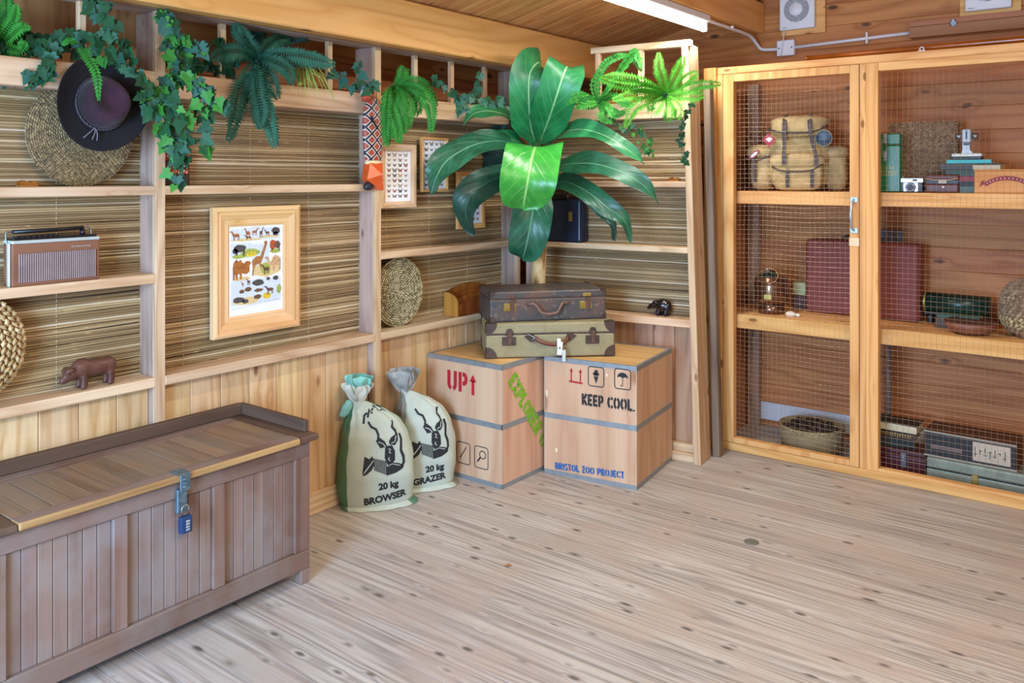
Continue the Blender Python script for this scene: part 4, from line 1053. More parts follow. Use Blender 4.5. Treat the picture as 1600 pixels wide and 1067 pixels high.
M().tube([(.052, -.04, .15), (.045, -.045, .1), (.03, -.046, .0)], .0028, 6).build('fan_cable', WHITE, jb)
def fan(label, x, z, w_, bw0, bw1):
    f_ = thing('extractor_fan', label, 'fan', (x, 4.998, z))
    M().box(-bw0, w_+bw1, -.02, 0, -.03, w_+.05, .003).build('mounting_board', W['cagex'], f_)
    M().box(0, w_, -.05, -.0205, .0, w_*1.06, .008, 2).build('housing', WHITE, f_)
    m = M(); cx_, cz_ = w_*.49, w_*.56
    m.lathe([(w_*.36, .0505), (w_*.36, .051), (w_*.0001, .051)], 32, (cx_, 0, cz_), axis='y'); m.build('fan_opening', plain('dark_opening', '3c4844', .8), f_)
    m = M()
    for i in range(-8, 9):
        zz = i*w_*.042; h_ = math.sqrt(max(0, (w_*.36)**2-zz**2)); m.box(cx_-h_, cx_+h_, -.057, -.0512, cz_+zz-w_*.009, cz_+zz+w_*.009)
    m.build('louvre', WHITE, f_, kind='stuff')
    M().lathe([(w_*.2, .0575), (w_*.19, .062), (.0001, .063)], 24, (cx_, 0, cz_), axis='y').build('hub_cover', WHITE, f_)
    m = M().box(.014, .045, -.0506, -.0502, .012, .0145); m.build('nameplate', INK, f_)
fan('white square extractor fan on the back wall above the cage door', -1.80, 2.37, .206, .0, .052)
fan('white square extractor fan at the top right corner of the view', -.816, 2.366, .212, .03, .04)
M2 = thing('long_box', 'long narrow pinkish wooden box with a round clasp lying above the cage', 'box', (-1.082, 4.93, 2.252), 0)
lbm = wood('pinkish_ply', 'b57f5c', '9d6746', 'x', kn=0, rings=3)
M().box(0, 1.3, 0, .065, 0, .058, .002).build('box_base', lbm, M2); M().box(0, 1.3, 0, .065, .0595, .088, .002).build('box_lid', lbm, M2)
M().lathe([(.018, .0), (.018, .004), (.012, .005), (.0001, .003)], 16, (.215, 0, .058), axis='y').box(.208, .222, -.006, -.001, .04, .078, .001).build('clasp', DSTEEL, M2)
po = thing('varnished_pole', 'long glossy orange-brown wooden pole resting along the top of the cage', 'pole', (-1.475, 4.47, 2.1265))
PM = plain('varnished_orange_wood', '9c4f17', .15, 0, .25, 6)
M().tube([(.0, 0, .0), (.6, .0, .001), (1.3, .0, .003), (1.88, .0, .003)], [.0125, .0145, .016, .017], 16).build('shaft', PM, po)
M().tube([(-.01, 0, 0), (.004, 0, 0)], .0138, 16).build('end_cap', plain('shiny_bronze', 'b0713a', .2, .6), po)
hk = thing('hook_eye', 'small white screw eye on top rail of the cage', 'hook', (-.915, 4.428, 2.108))
M().tube([(.009*cos(a), 0, .010+.009*sin(a)) for a in [i*PI/6 for i in range(12)]], .0025, 6, closed=True).build('eye', WHITE, hk)
M().box(-.016, .016, -.006, .006, 0, .003).build('plate', WHITE, hk)

# ------------------------------------------------------------ PLANTS
def leafmat(name, base, light, vein, rough=.38):
    t = NT(name); uv = t.n('UVMap').outputs[0]; s_ = t.n('SeparateXYZ', None, Vector=uv).outputs
    au = t.math('ABSOLUTE', t.math('SUBTRACT', s_[0], .5))
    mid = t.maprange(au, .012, .028, 1, 0)
    v = t.math('PINGPONG', t.math('SUBTRACT', t.math('MULTIPLY', s_[1], 9.), t.math('MULTIPLY', au, 5.)), .5)
    side = t.math('MULTIPLY', t.maprange(v, .0, .05, .55, 0), t.maprange(au, .05, .45, 1, .3))
    nz = t.n('TexNoise', None, Vector=t.coords(), Scale=12., Detail=3.).outputs[0]
    c = t.mix(t.maprange(nz, .35, .65, 0, 1), lin(base), lin(light)); c = t.mix(t.math('MAXIMUM', mid, side), c, lin(vein))
    t.bump(t.math('ADD', t.math('MAXIMUM', mid, side), t.math('MULTIPLY', v, .6)), .5, .004)
    return t.done(c, rough)
LF = {'bright': leafmat('bright_leaf', '28852c', '3f9f3a', '8cc46c', .3), 'mid': leafmat('mid_leaf', '1f7040', '2c8850', '93c48a', .35), 'dark': leafmat('dark_leaf', '1c5138', '2a6b4c', '5f9a76', .35), 'deep': leafmat('deep_leaf', '12372a', '1d4d3c', '2f6450', .4)}
PETI = plain('green_petiole', '3f7a3c', .5)
PALM = thing('broadleaf_plant', 'tall artificial broad-leaved plant with a bare wooden trunk standing in the corner behind the suitcases', 'plant', (-2.73, 3.80, 0))
PB = Vector((-2.73, 3.80, 0))
t = NT('peeling_bark'); n1 = t.n('TexNoise', None, Vector=t.coords(True, (1, 1, .35)), Scale=22., Detail=5.).outputs[0]
t.bump(n1, .6, .006); BARK = t.done(t.ramp(n1, (.35, '7c5a33'), (.48, 'c7a870'), (.7, 'e6d09c')), .75)
M().lathe([(.11, .0), (.13, .2), (.135, .21), (.12, .21), (.11, .19), (.0001, .19)], 24).build('pot', plain('brown_pot', '5b3a28', .6), PALM)
M().tube([(0, 0, .18), (.002, .0, .6), (-.006, 0, .95), (.006, 0, 1.2), (.0, 0, 1.42), (.0, .0, 1.6)], [.043, .04, .041, .038, .036, .018], 14).build('trunk', BARK, PALM)
CW = (833.5, 238, 4.68)
def big_leaf(pts, hw, mat, side=None, prof=None, cup=.25, wave=.012, tw=0, seed=0, stem=None):
    """pts: (u, v, distance) of the midrib; hw in photo pixels; side: (du,dv,dw)"""
    P = catmull([at_w(*p) for p in pts], 18); wm = sum(p[2] for p in pts)/len(pts); hwm = hw*wm/FPX
    prof = prof or (lambda t_: sin(PI*min(1, t_**.75))**.62)
    R_ = Vector((_c, _s, 0)); U_ = Vector((0, 0, 1)); F_ = Vector((-_s, _c, 0))
    m = M(); uvl = m.b.loops.layers.uv.new('UVMap'); rows = []; N = 8
    for i, p in enumerate(P):
        t_ = i/18; T = (P[min(i+1, 18)]-P[max(i-1, 0)]).normalized()
        if side: h_ = R_*side[0]-U_*side[1]+F_*side[2]
        else: h_ = T.cross(F_)
        h_ = h_-T*h_.dot(T); h_.normalize(); n_ = T.cross(h_); n_.normalize()
        if n_.dot(F_) > 0: n_ = -n_
        wd = max(.002, hwm*prof(t_)); row = []
        for j in range(-N//2, N//2+1):
            s_ = j/(N/2); q_ = p+h_*s_*wd+n_*(cup*abs(s_)**1.3*wd+wave*sin(t_*15+s_*2+seed)*abs(s_)**2)
            row.append((m.b.verts.new(q_-PB), (s_*.5+.5, t_)))
        rows.append(row)
    for A, B in zip(rows, rows[1:]):
        for j in range(N):
            qd = (A[j], A[j+1], B[j+1], B[j]); f = m.b.faces.new([x[0] for x in qd]); f.smooth = True
            for lo, x in zip(f.loops, qd): lo[uvl].uv = x[1]
    lf = m.build('leaf', LF[mat], PALM, norm=False)
    a = at_w(833.5, 262, 4.68); b = P[0]; mid_ = (a+b)/2+Vector((0, 0, .01))
    st = P[1]
    M().tube([x-PB for x in catmull([a, mid_, b, st], 8)], [.008]*3+[.006]*6, 6).build('petiole', PETI, lf)
up = lambda t_: min(1, (t_/.22)**.7)*(1 if t_ < .72 else 1-.3*(t_-.72)/.28)
front = lambda t_: (min(1, .45+t_*3.2))*(1 if t_ < .6 else max(.02, math.sqrt(max(0, 1-((t_-.6)/.4)**2))))
dn = lambda t_: min(1, .3+t_*2)*(1 if t_ < .55 else max(.02, math.sqrt(max(0, 1-((t_-.55)/.45)**2))))
big_leaf([(838, 226, 4.62), (829, 195, 4.5), (826, 150, 4.4), (828, 115, 4.38), (840, 98, 4.46), (846, 101, 4.6)], 30, 'mid', prof=up, cup=.12, seed=1)
big_leaf([(842, 226, 4.6), (856, 190, 4.45), (868, 155, 4.32), (880, 118, 4.28), (886, 104, 4.34), (884, 106, 4.5)], 31, 'mid', prof=up, cup=.15, seed=2)
big_leaf([(838, 236, 4.5), (838, 229, 4.25), (833, 240, 4.08), (826, 275, 4.0), (820, 308, 4.02), (817, 327, 4.06)], 43, 'bright', prof=front, cup=.18, seed=3, side=(1, .06, .05))
big_leaf([(842, 270, 4.6), (836, 305, 4.48), (830, 345, 4.42), (822, 385, 4.44), (816, 405, 4.5)], 31, 'dark', prof=dn, cup=.22, seed=4)
big_leaf([(833, 228, 4.66), (812, 192, 4.55), (775, 175, 4.45), (742, 177, 4.4), (722, 198, 4.38)], 17, 'mid', side=(.35, 1, -.9), cup=.2, seed=5)
big_leaf([(826, 238, 4.66), (790, 221, 4.5), (745, 225, 4.38), (702, 248, 4.28), (683, 275, 4.22), (674, 303, 4.22)], 24, 'dark', side=(.6, 1, -.7), prof=dn, cup=.15, seed=6)
big_leaf([(828, 234, 4.66), (800, 218, 4.56), (755, 222, 4.46), (720, 240, 4.4), (698, 262, 4.36)], 14, 'mid', side=(.3, 1, -.6), cup=.3, seed=12)
big_leaf([(828, 240, 4.7), (790, 243, 4.78), (760, 250, 4.82), (735, 258, 4.84)], 20, 'deep', seed=7)
big_leaf([(828, 262, 4.66), (800, 270, 4.5), (765, 283, 4.36), (735, 306, 4.28), (728, 335, 4.28), (741, 368, 4.32)], 24, 'deep', side=(.8, .9, -.35), prof=dn, cup=.28, seed=8)
big_leaf([(822, 200, 4.72), (800, 185, 4.82), (786, 195, 4.86), (784, 225, 4.86)], 22, 'deep', seed=9)
big_leaf([(852, 232, 4.64), (880, 208, 4.5), (910, 202, 4.4), (948, 213, 4.32), (985, 237, 4.28), (1006, 256, 4.28)], 16, 'mid', side=(-.3, 1, -.6), cup=.25, seed=10)
big_leaf([(862, 262, 4.62), (890, 256, 4.46), (930, 256, 4.34), (975, 270, 4.26), (1008, 292, 4.22), (1029, 318, 4.22)], 19, 'dark', side=(-.3, 1, -.5), cup=.18, seed=11)
big_leaf([(858, 290, 4.62), (884, 284, 4.54), (918, 300, 4.44), (950, 325, 4.38), (976, 345, 4.36), (986, 378, 4.38)], 17, 'dark', side=(-.6, 1, -.3), cup=.2, seed=13)
big_leaf([(870, 284, 4.7), (905, 300, 4.64), (940, 330, 4.56), (958, 352, 4.52), (959, 376, 4.54)], 9, 'deep', side=(-.7, 1, -.2), cup=.2, seed=14)

# --- ferns
def greens(name, a, b, rough=.6):
    t = NT(name); oi = t.n('ObjectInfo').outputs['Random']
    nz = t.n('TexNoise', None, Vector=t.coords(), Scale=14., Detail=2.).outputs[0]
    f = t.math('ADD', t.math('MULTIPLY', oi, .5), t.math('MULTIPLY', nz, .6), clamp=True)
    return t.done(t.mix(f, lin(a), lin(b)), max(rough, .55), Specular_IOR_Level=.3)
FG = {'teal': greens('blue_green_fern', '174030', '357056'), 'green': greens('fresh_fern', '1f6a22', '3f9433'), 'lime': greens('lime_fern', '2f7d1f', '5da52f'), 'deep': greens('dark_fern', '14302a', '1f4a40'), 'grass': greens('spider_grass', '7f9a3c', 'b0bf62')}
def frond(root_o, base, pts, hw, mat, pairs=26, droop=.15, name='frond', ratio=.33, tooth=1.0):
    P = catmull(pts, pairs); m = M(); n_ = len(P)
    vd = Vector((-_s, _c, 0)); vd = vd+Vector((random.uniform(-.5, .5), random.uniform(-.5, .5), random.uniform(-.25, .25))); vd.normalize()
    m.tube([p-base for p in P], [ease(.0022, .0008, i/(n_-1)) for i in range(n_)], 4)
    for i in range(1, n_):
        t_ = i/(n_-1); T = (P[i]-P[i-1]).normalized(); s_ = T.cross(vd); s_.normalize(); nn = s_.cross(T)
        L = hw*(sin(PI*min(1, t_*.86+.10))**.6)*random.uniform(.88, 1.08); wd = (P[i]-P[i-1]).length*.8*tooth
        for sg in (-1, 1):
            o_ = P[i]-base; d_ = (s_*sg+T*.35).normalized(); tip = o_+d_*L-Vector((0, 0, L*droop))+nn*random.uniform(-.12, .12)*L
            mid_ = o_+d_*L*.45
            a = o_; b = mid_+T*wd*.75; c_ = tip; e_ = mid_-T*wd*.75; ce = mid_+nn*.002
            for tri in ((a, b, ce), (b, c_, ce), (c_, e_, ce), (e_, a, ce)): m.face(tri)
    return m.build(name, FG[mat], root_o, norm=False)
def xw(pts): return [at_w(*p) for p in pts]
def fern(label, base_uvw, fr, hwpx, mat, gp=None, extra=True, **k):
    base = at_w(*base_uvw); t_ = thing('fern', label, 'plant', base, 0, gp)
    M().lathe([(.0001, -.01), (.02, -.008), (.022, .008), (.0001, .014)], 10).build('crown', FG['deep'], t_)
    fr = fr+[[(u+random.uniform(-7, 7), v+random.uniform(-4, 6), w_+random.uniform(-.02, .06)) for u, v, w_ in (f_[0] if isinstance(f_, tuple) else f_)] for f_ in fr if extra]
    for f_ in fr:
        mt_ = mat; hw = hwpx
        if isinstance(f_, tuple): f_, hw, mt_ = f_
        frond(t_, base, xw([base_uvw]+f_), hw*base_uvw[2]/FPX, mt_, **k)
    return t_
W1 = 3.5
fern('big blue-green fern spilling over the valance to the left of the spider grass', (402, 96, 3.52), [
  [(380, 82, 3.4), (350, 80, 3.35), (330, 92, 3.3)], [(395, 80, 3.45), (378, 55, 3.4), (366, 38, 3.38)], [(392, 110, 3.4), (375, 140, 3.36), (366, 175, 3.36), (363, 214, 3.36)],
  [(398, 112, 3.38), (392, 135, 3.34), (388, 152, 3.34)], [(406, 112, 3.38), (412, 150, 3.33), (420, 190, 3.33), (428, 228, 3.33)], [(412, 106, 3.4), (424, 128, 3.36), (430, 150, 3.35)],
  [(425, 88, 3.45), (460, 85, 3.42), (495, 92, 3.42), (522, 100, 3.45)], [(418, 92, 3.4), (445, 105, 3.38), (458, 125, 3.38)], [(412, 80, 3.5), (430, 62, 3.6), (452, 58, 3.7)], [(400, 112, 3.36), (402, 140, 3.3), (408, 175, 3.3), (405, 200, 3.3)],
  [(398, 84, 3.55), (410, 64, 3.62), (400, 52, 3.66)], ([(385, 70, 3.6), (395, 50, 3.7), (420, 45, 3.75)], 16, 'deep'), ([(430, 72, 3.6), (445, 60, 3.7), (478, 58, 3.75)], 16, 'deep')], 17, 'teal', pairs=34)
fern('fresh green fern hanging over the valance beside the carved mask', (615, 138, 3.86), [
  [(606, 150, 3.75), (604, 185, 3.72), (602, 225, 3.72)], [(608, 145, 3.75), (606, 180, 3.7), (604, 222, 3.7)], [(615, 150, 3.74), (616, 180, 3.7), (614, 215, 3.7)], [(622, 146, 3.74), (630, 175, 3.7), (633, 205, 3.7)],
  [(630, 148, 3.78), (640, 170, 3.74), (638, 190, 3.74)], [(640, 135, 3.8), (660, 145, 3.78), (672, 170, 3.78), (675, 205, 3.78)], [(640, 128, 3.86), (665, 135, 3.86), (682, 165, 3.86)],
  [(625, 125, 3.86), (630, 110, 3.88), (632, 105, 3.9)], [(648, 138, 3.82), (655, 155, 3.8), (650, 180, 3.8)], [(610, 160, 3.72), (620, 195, 3.68), (624, 222, 3.68)]], 13, 'green', pairs=32)
fern('lime green fern at the right end of the back valance', (1040, 150, 4.22), [
  [(1035, 125, 4.15), (1030, 105, 4.13), (1029, 83, 4.13)], [(1052, 125, 4.16), (1062, 105, 4.14), (1068, 88, 4.14)], [(1010, 130, 4.15), (970, 120, 4.1), (945, 119, 4.1)], [(1005, 135, 4.1), (965, 130, 4.02), (938, 122, 4.02)],
  [(1010, 148, 4.1), (985, 148, 4.02), (958, 155, 4.0)], [(1015, 155, 4.12), (990, 170, 4.06), (977, 198, 4.06)], [(1045, 165, 4.1), (1045, 180, 4.06), (1040, 188, 4.06)], [(1052, 160, 4.1), (1060, 172, 4.06), (1058, 186, 4.06)],
  [(1062, 148, 4.12), (1085, 150, 4.06), (1100, 148, 4.04)], [(1070, 140, 4.1), (1095, 132, 4.05), (1125, 131, 4.02)], [(1065, 130, 4.16), (1080, 118, 4.14), (1090, 114, 4.12)], [(1020, 140, 4.1), (1000, 138, 4.0), (985, 140, 3.96)], [(1030, 160, 4.1), (1020, 175, 4.02), (1015, 165, 4.0)]], 12, 'lime', extra=False, pairs=30)
fern('bright fern at the top left corner of the view', (-14, 80, 2.95), [
  [(5, 55, 2.85), (20, 30, 2.82), (25, 8, 2.82)], [(12, 60, 2.85), (30, 45, 2.8), (42, 38, 2.8)], [(10, 75, 2.85), (30, 78, 2.8), (40, 66, 2.8)], [(2, 40, 2.85), (8, 15, 2.82), (10, -10, 2.84)], [(5, 90, 2.84), (20, 100, 2.8), (32, 96, 2.8)]], 13, 'green', pairs=24)
fern('single bright fern sprig dangling in front of the felt hat', (122, 72, 2.86), [
  [(135, 88, 2.74), (150, 115, 2.68), (154, 154, 2.66)], ([(115, 66, 2.82), (108, 62, 2.8), (98, 70, 2.8)], 7, 'green')], 9, 'green', extra=False, pairs=20, ratio=.4, tooth=1.2)
fern('dark arching fern sprig looping under the top rail of the back frame', (935, 160, 4.4), [
  [(934, 125, 4.36), (945, 100, 4.34), (965, 88, 4.34), (980, 85, 4.34)], [(985, 86, 4.3), (998, 92, 4.3), (1003, 105, 4.3)] , [(915, 150, 4.3), (900, 148, 4.26), (892, 160, 4.26)], [(950, 165, 4.3), (960, 180, 4.26), (978, 172, 4.24)], [(925, 165, 4.3), (905, 160, 4.24), (925, 150, 4.2)], [(955, 150, 4.3), (975, 158, 4.26), (990, 165, 4.26)], [(945, 175, 4.3), (940, 185, 4.24), (955, 190, 4.22)]], 8, 'green', pairs=22, tooth=1.3)
# spider grass
base = at_w(468, 130, 3.6); sg = thing('spider_grass', 'yellow-green tufted grass plant arching over the valance right of the big fern', 'plant', base)
M().lathe([(.0001, -.01), (.015, -.006), (.0001, .012)], 8).build('crown', FG['grass'], sg)
for i in range(44):
    rnd = random.Random(i); tx = rnd.uniform(432, 532); ty = rnd.uniform(118, 168) if tx > 470 else rnd.uniform(110, 160); hgt = rnd.uniform(8, 30)
    P = catmull(xw([(468, 130, 3.6), (ease(468, tx, .45), 118-hgt*.6, 3.52), (ease(468, tx, .8), ease(118, ty, .5)-hgt*.2, 3.44), (tx, ty, 3.42)]), 8)
    m = M()
    for j in range(8):
        w0 = .0028*sin(PI*(j/8*.85+.15)); w1 = .0028*sin(PI*((j+1)/8*.85+.15)) if j < 7 else .0003; sd = Vector((0, .4, .9)) if abs((P[8]-P[0]).y) > .05 else Vector((0, 1, .2))
        m.face([P[j]-base-sd*w0, P[j]-base+sd*w0, P[j+1]-base+sd*w1, P[j+1]-base-sd*w1])
    m.build('grass_blade', FG['grass'], sg, norm=False)
# --- ivy
IVY = [greens('ivy_dark', '103820', '265c38', .4), greens('ivy_bright', '266a24', '468f35', .4), greens('ivy_blue', '1a4638', '2f6350', .35)]
half = [(0, -.05), (.16, -.22), (.42, -.18), (.40, .05), (.62, .18), (.40, .32), (.30, .42), (.22, .62), (0, 1.0)]
ivm = []
for mt_ in IVY:
    m = M(); 
    for sg_ in (-1, 1):
        pts = [(sg_*x, -.10*abs(x), z) for x, z in half]; c0 = (0, .0, .25); inner = [(0, .0, -.05), (0, .0, 1.0)]
        for a, b in zip(pts, pts[1:]): m.face([a, b, (0, .0, .25)])
    o = m.build('ivy_leaf_shape', mt_, norm=False); ivm.append(o.data); bpy.data.objects.remove(o)
def ivy(label, paths, n, kinds=(0, 1, 2), size=.036, seed=0, spread=7):
    rnd = random.Random(seed); base = at_w(*paths[0][0]); t_ = thing('ivy', label, 'plant', base)
    tot = sum(len(p) for p in paths)
    for p in paths:
        P = catmull(xw(p), 6*(len(p)-1)); M().tube([x-base for x in P], .0014, 5).build('vine_stem', plain('ivy_stem', '4c5a34', .7), t_)
        k = max(2, round(n*len(p)/tot))
        for i in range(k):
            f_ = (i+rnd.random())/k*(len(P)-1); a = P[int(f_)]; w_ = p[0][2]; sc = size*rnd.uniform(.6, 1.15)
            o = bpy.data.objects.new('ivy_leaf', ivm[rnd.choice(kinds)]); COL.objects.link(o); o.parent = t_
            off = Vector((rnd.uniform(-.5, 1)*.02, rnd.uniform(-1, 1)*spread/FPX*w_, rnd.uniform(-1, .6)*spread/FPX*w_))
            o.location = a-base+off; o.scale = (sc, sc, sc)
            o.rotation_euler = (rnd.uniform(-.5, .5), PI+rnd.uniform(-1.1, 1.1), HEAD+rnd.uniform(-.6, .9))
    return t_
ivy('trailing ivy along the valance left of the felt hat', [[(0, 100, 2.9), (30, 88, 2.86), (60, 70, 2.86), (100, 68, 2.86)], [(18, 96, 2.86), (35, 112, 2.8), (60, 125, 2.78)], [(70, 80, 2.84), (72, 105, 2.8), (60, 115, 2.78)], [(-10, 60, 2.86), (10, 95, 2.82), (12, 124, 2.8)]], 90, (0, 0, 2, 0), .044, 1)
ivy('ivy sprays rising above the felt hat towards the beam', [[(100, 48, 2.9), (125, 55, 2.9), (160, 50, 2.9), (185, 60, 2.92), (212, 95, 2.94)], [(135, 0, 2.9), (150, 15, 2.88), (165, 30, 2.88), (185, 35, 2.88)], [(150, 65, 2.9), (180, 85, 2.9), (205, 108, 2.9), (230, 128, 2.9)], [(140, 20, 2.9), (155, 5, 2.9), (168, 12, 2.9)]], 85, (0, 0, 0, 2), .042, 2)
ivy('thick cascade of ivy hanging over the post in front of the carved shield', [[(262, 60, 3.15), (270, 90, 3.1), (268, 130, 3.02), (262, 180, 2.98), (272, 250, 2.98), (276, 286, 2.98)], [(250, 20, 3.1), (262, 30, 3.08), (272, 42, 3.06)], [(285, 85, 3.15), (290, 110, 3.08), (300, 130, 3.04), (318, 160, 3.04), (322, 200, 3.04), (323, 245, 3.04)],
  [(270, 120, 3.05), (245, 138, 2.98), (236, 165, 2.96), (232, 120, 2.98)], [(258, 70, 3.1), (280, 65, 3.15), (300, 70, 3.15), (330, 70, 3.2)], [(285, 115, 3.06), (310, 132, 3.02), (332, 150, 3.02), (355, 170, 3.04)], [(268, 150, 3.0), (285, 170, 2.98), (290, 210, 2.98), (284, 250, 2.98)], [(250, 190, 2.97), (256, 210, 2.96), (280, 225, 2.96)]], 215, (0, 0, 1, 1, 2), .047, 3, 11)
ivy('small blue-green ivy clump between spider grass and the carved mask', [[(520, 110, 3.65), (535, 120, 3.62), (545, 135, 3.6)], [(560, 95, 3.7), (558, 120, 3.66), (548, 138, 3.62)], [(575, 140, 3.7), (585, 122, 3.7)]], 30, (2, 2, 0), .04, 4)
ivy('ivy strand along the valance between the green fern and the corner', [[(672, 122, 3.95), (695, 135, 3.92), (725, 150, 4.0), (760, 160, 4.15)], [(748, 110, 4.2), (745, 135, 4.15), (725, 152, 4.1)], [(715, 150, 3.98), (722, 165, 3.95), (724, 172, 3.95)], [(745, 150, 4.1), (775, 158, 4.25), (785, 150, 4.25)]], 70, (0, 2, 2), .038, 5)
ivy('ivy tendrils trailing below the back valance', [[(950, 170, 4.35), (968, 195, 4.28), (985, 205, 4.28)], [(985, 190, 4.3), (1000, 215, 4.26), (1008, 245, 4.26)], [(1000, 200, 4.3), (1012, 225, 4.26), (1014, 240, 4.26)]], 32, (0, 0, 1), .028, 6)
ivy('dark narrow ivy strand hanging against the leaning end post', [[(1080, 160, 4.3), (1066, 190, 4.3), (1063, 220, 4.3), (1068, 258, 4.3)]], 22, (0, 0), .03, 7, 5)
ivy('dense dark ivy along the top left corner behind the shelf edge', [[(-10, 60, 2.95), (30, 60, 2.95), (70, 62, 2.95), (110, 75, 2.95), (150, 88, 2.96), (210, 100, 2.98)], [(-10, 20, 2.95), (20, 40, 2.95), (45, 60, 2.95)], [(0, 110, 2.84), (25, 100, 2.84), (50, 105, 2.84)]], 100, (0, 0, 0, 1), .044, 11, 12)
ivy('ivy behind the big blue-green fern under the beam', [[(245, 70, 3.3), (285, 95, 3.3), (330, 100, 3.4), (365, 115, 3.45)], [(335, 60, 3.4), (350, 85, 3.4), (365, 100, 3.42)]], 50, (0, 0, 2), .044, 12, 10)
# painted box glimpsed behind the back frame
pb = thing('painted_box', 'orange box with red lettering glimpsed behind the lime fern', 'box', (-2.86, 4.40, 1.83), 0)
o = M().box(0, .78, 0, .12, 0, .16, .004).build('box_body', W['boxx'], pb)
pl = [[(x, z), (x+.05, z), (x+.035, z+.03), (x+.015, z+.03)] for x, z in ((.3, .07), (.46, .07))]+[[(.38, .1), (.43, .1), (.405, .05)]]
flat(pl, 'red_marking', RED, pb, lambda x, z: (x, -.001, z))
shelf_b = M().box(-2.9, -2.06, 4.3, 4.62, 1.80, 1.829, .002).build('ledge_board', W['wallx']); tag(shelf_b, 'rough ledge board behind the back shelving holding the orange box', 'board')

# ------------------------------------------------------------ THINGS IN THE CAGE
US, LSF = 1.4235, .7415   # shelf tops
KH = NT('khaki_canvas'); n1 = KH.n('TexNoise', None, Vector=KH.coords(), Scale=10., Detail=4.).outputs[0]
KH.bump(n1, .5, .006); KH = KH.done(KH.ramp(n1, (.3, '9c8355'), (.5, 'bba06e'), (.7, 'cfb684')), .85)
STR = plain('dark_strap', '443c3c', .6)
bpk = thing('backpack', 'khaki canvas expedition rucksack with dark straps and sewn badges, top shelf behind the door', 'backpack', (-1.855, 4.62, US), math.radians(12))
def bag(name, parts, mat=KH, vox=.011, it=5):
    m = M()
    for c_, r, pw in parts:
        def sq(v, pw=pw): 
            k = (abs(v.x)**pw+abs(v.y)**pw+abs(v.z)**pw)**(1/pw); return 1/k
        m.ball(c_, r, 20, fn=sq)
    return m.build(name, mat, bpk, mods=[('REMESH', {'mode': 'VOXEL', 'voxel_size': vox, 'use_smooth_shade': True}), ('SMOOTH', {'factor': .5, 'iterations': it})])
bag('main_bag', [((.26, .12, .17), (.17, .11, .17), 4), ((.26, .11, .29), (.165, .1, .075), 3)])
bag('side_pocket', [((.06, .1, .115), (.065, .07, .115), 3.5)]); bag('side_pocket', [((.455, .12, .115), (.06, .07, .115), 3.5)])
bag('pocket_flap', [((.055, .09, .22), (.085, .085, .045), 2.5)]); bag('pocket_flap', [((.46, .11, .215), (.065, .08, .04), 2.5)])
bag('front_pocket', [((.26, .0, .095), (.135, .045, .095), 4)])
bag('front_flap', [((.26, -.012, .165), (.15, .045, .045), 3)])
bag('top_flap', [((.27, .07, .385), (.165, .12, .035), 2.6), ((.26, .02, .345), (.14, .07, .05), 3)])
def strap(pts, wd=.011):
    m = M(); P = catmull(pts, 14)
    for a, b in zip(P, P[1:]):
        d_ = Vector((wd, 0, 0)); n_ = Vector((0, -.003, .0))
        m.face([a-d_, a+d_, b+d_, b-d_]); m.face([a-d_+n_, b-d_+n_, b+d_+n_, a+d_+n_]); m.face([a-d_, b-d_, b-d_+n_, a-d_+n_]); m.face([a+d_, a+d_+n_, b+d_+n_, b+d_])
    m.build('strap', STR, bpk)
for x, sl in ((.20, 0), (.33, .035)):
    strap([(x, .03, .425), (x, -.045, .39), (x+sl*.2, -.065, .33), (x+sl*.5, -.05, .26), (x+sl, -.07, .20), (x+sl, -.068, .14)])
for x in (.215, .345): strap([(x, -.064, .115), (x, -.06, .06), (x, -.055, .02)], .009)
strap([(.03, -.0, .2), (.03, .0, .12), (.03, .015, .05)], .008)
m = M()
for P in ([(.11, -.025, .345), (.18, -.045, .325), (.26, -.052, .322), (.35, -.045, .325), (.42, .0, .36)], [(.13, -.04, .135), (.19, -.06, .112), (.27, -.064, .108), (.34, -.058, .115), (.40, -.04, .15)], [(-.02, .0, .185), (.05, .0, .175), (.12, .01, .205)]): m.tube(catmull(P, 14), .0045, 6)
m.build('flap_binding', STR, bpk, kind='stuff')
M().prism([(.075, .285), (.115, .245), (.152, .285), (.11, .325)], -.03, -.026).build('diamond_badge', plain('crimson_badge', '9e2a3d', .6), bpk)
M().prism([(.095, .29), (.115, .272), (.135, .292), (.115, .300)], -.0315, -.0302).build('badge_emblem', PAPER, bpk)
m = M(); m.lathe([(.04, .0), (.04, .003), (.0001, .004)], 20, (.40, -.02, .29), axis='y'); m.build('round_badge', plain('blue_badge', '44607a', .5, 0, .4), bpk)
M().lathe([(.047, 0), (.047, .002), (.0001, .0022)], 20, (.40, -.019, .29), axis='y').build('badge_rim', plain('badge_rim', '9aa290', .5), bpk)
M().prism([(.03+.035*cos(a)*.8+.0, .205+.018*sin(a)+.02*cos(a)) for a in [i*PI/8 for i in range(16)]], -.012, -.008).build('oval_badge', plain('crimson_badge', '9e2a3d'), bpk)
M().prism([(.03+.024*cos(a)*.8, .205+.010*sin(a)+.014*cos(a)) for a in [i*PI/8 for i in range(16)]], -.0135, -.0121).build('badge_emblem', PAPER, bpk)

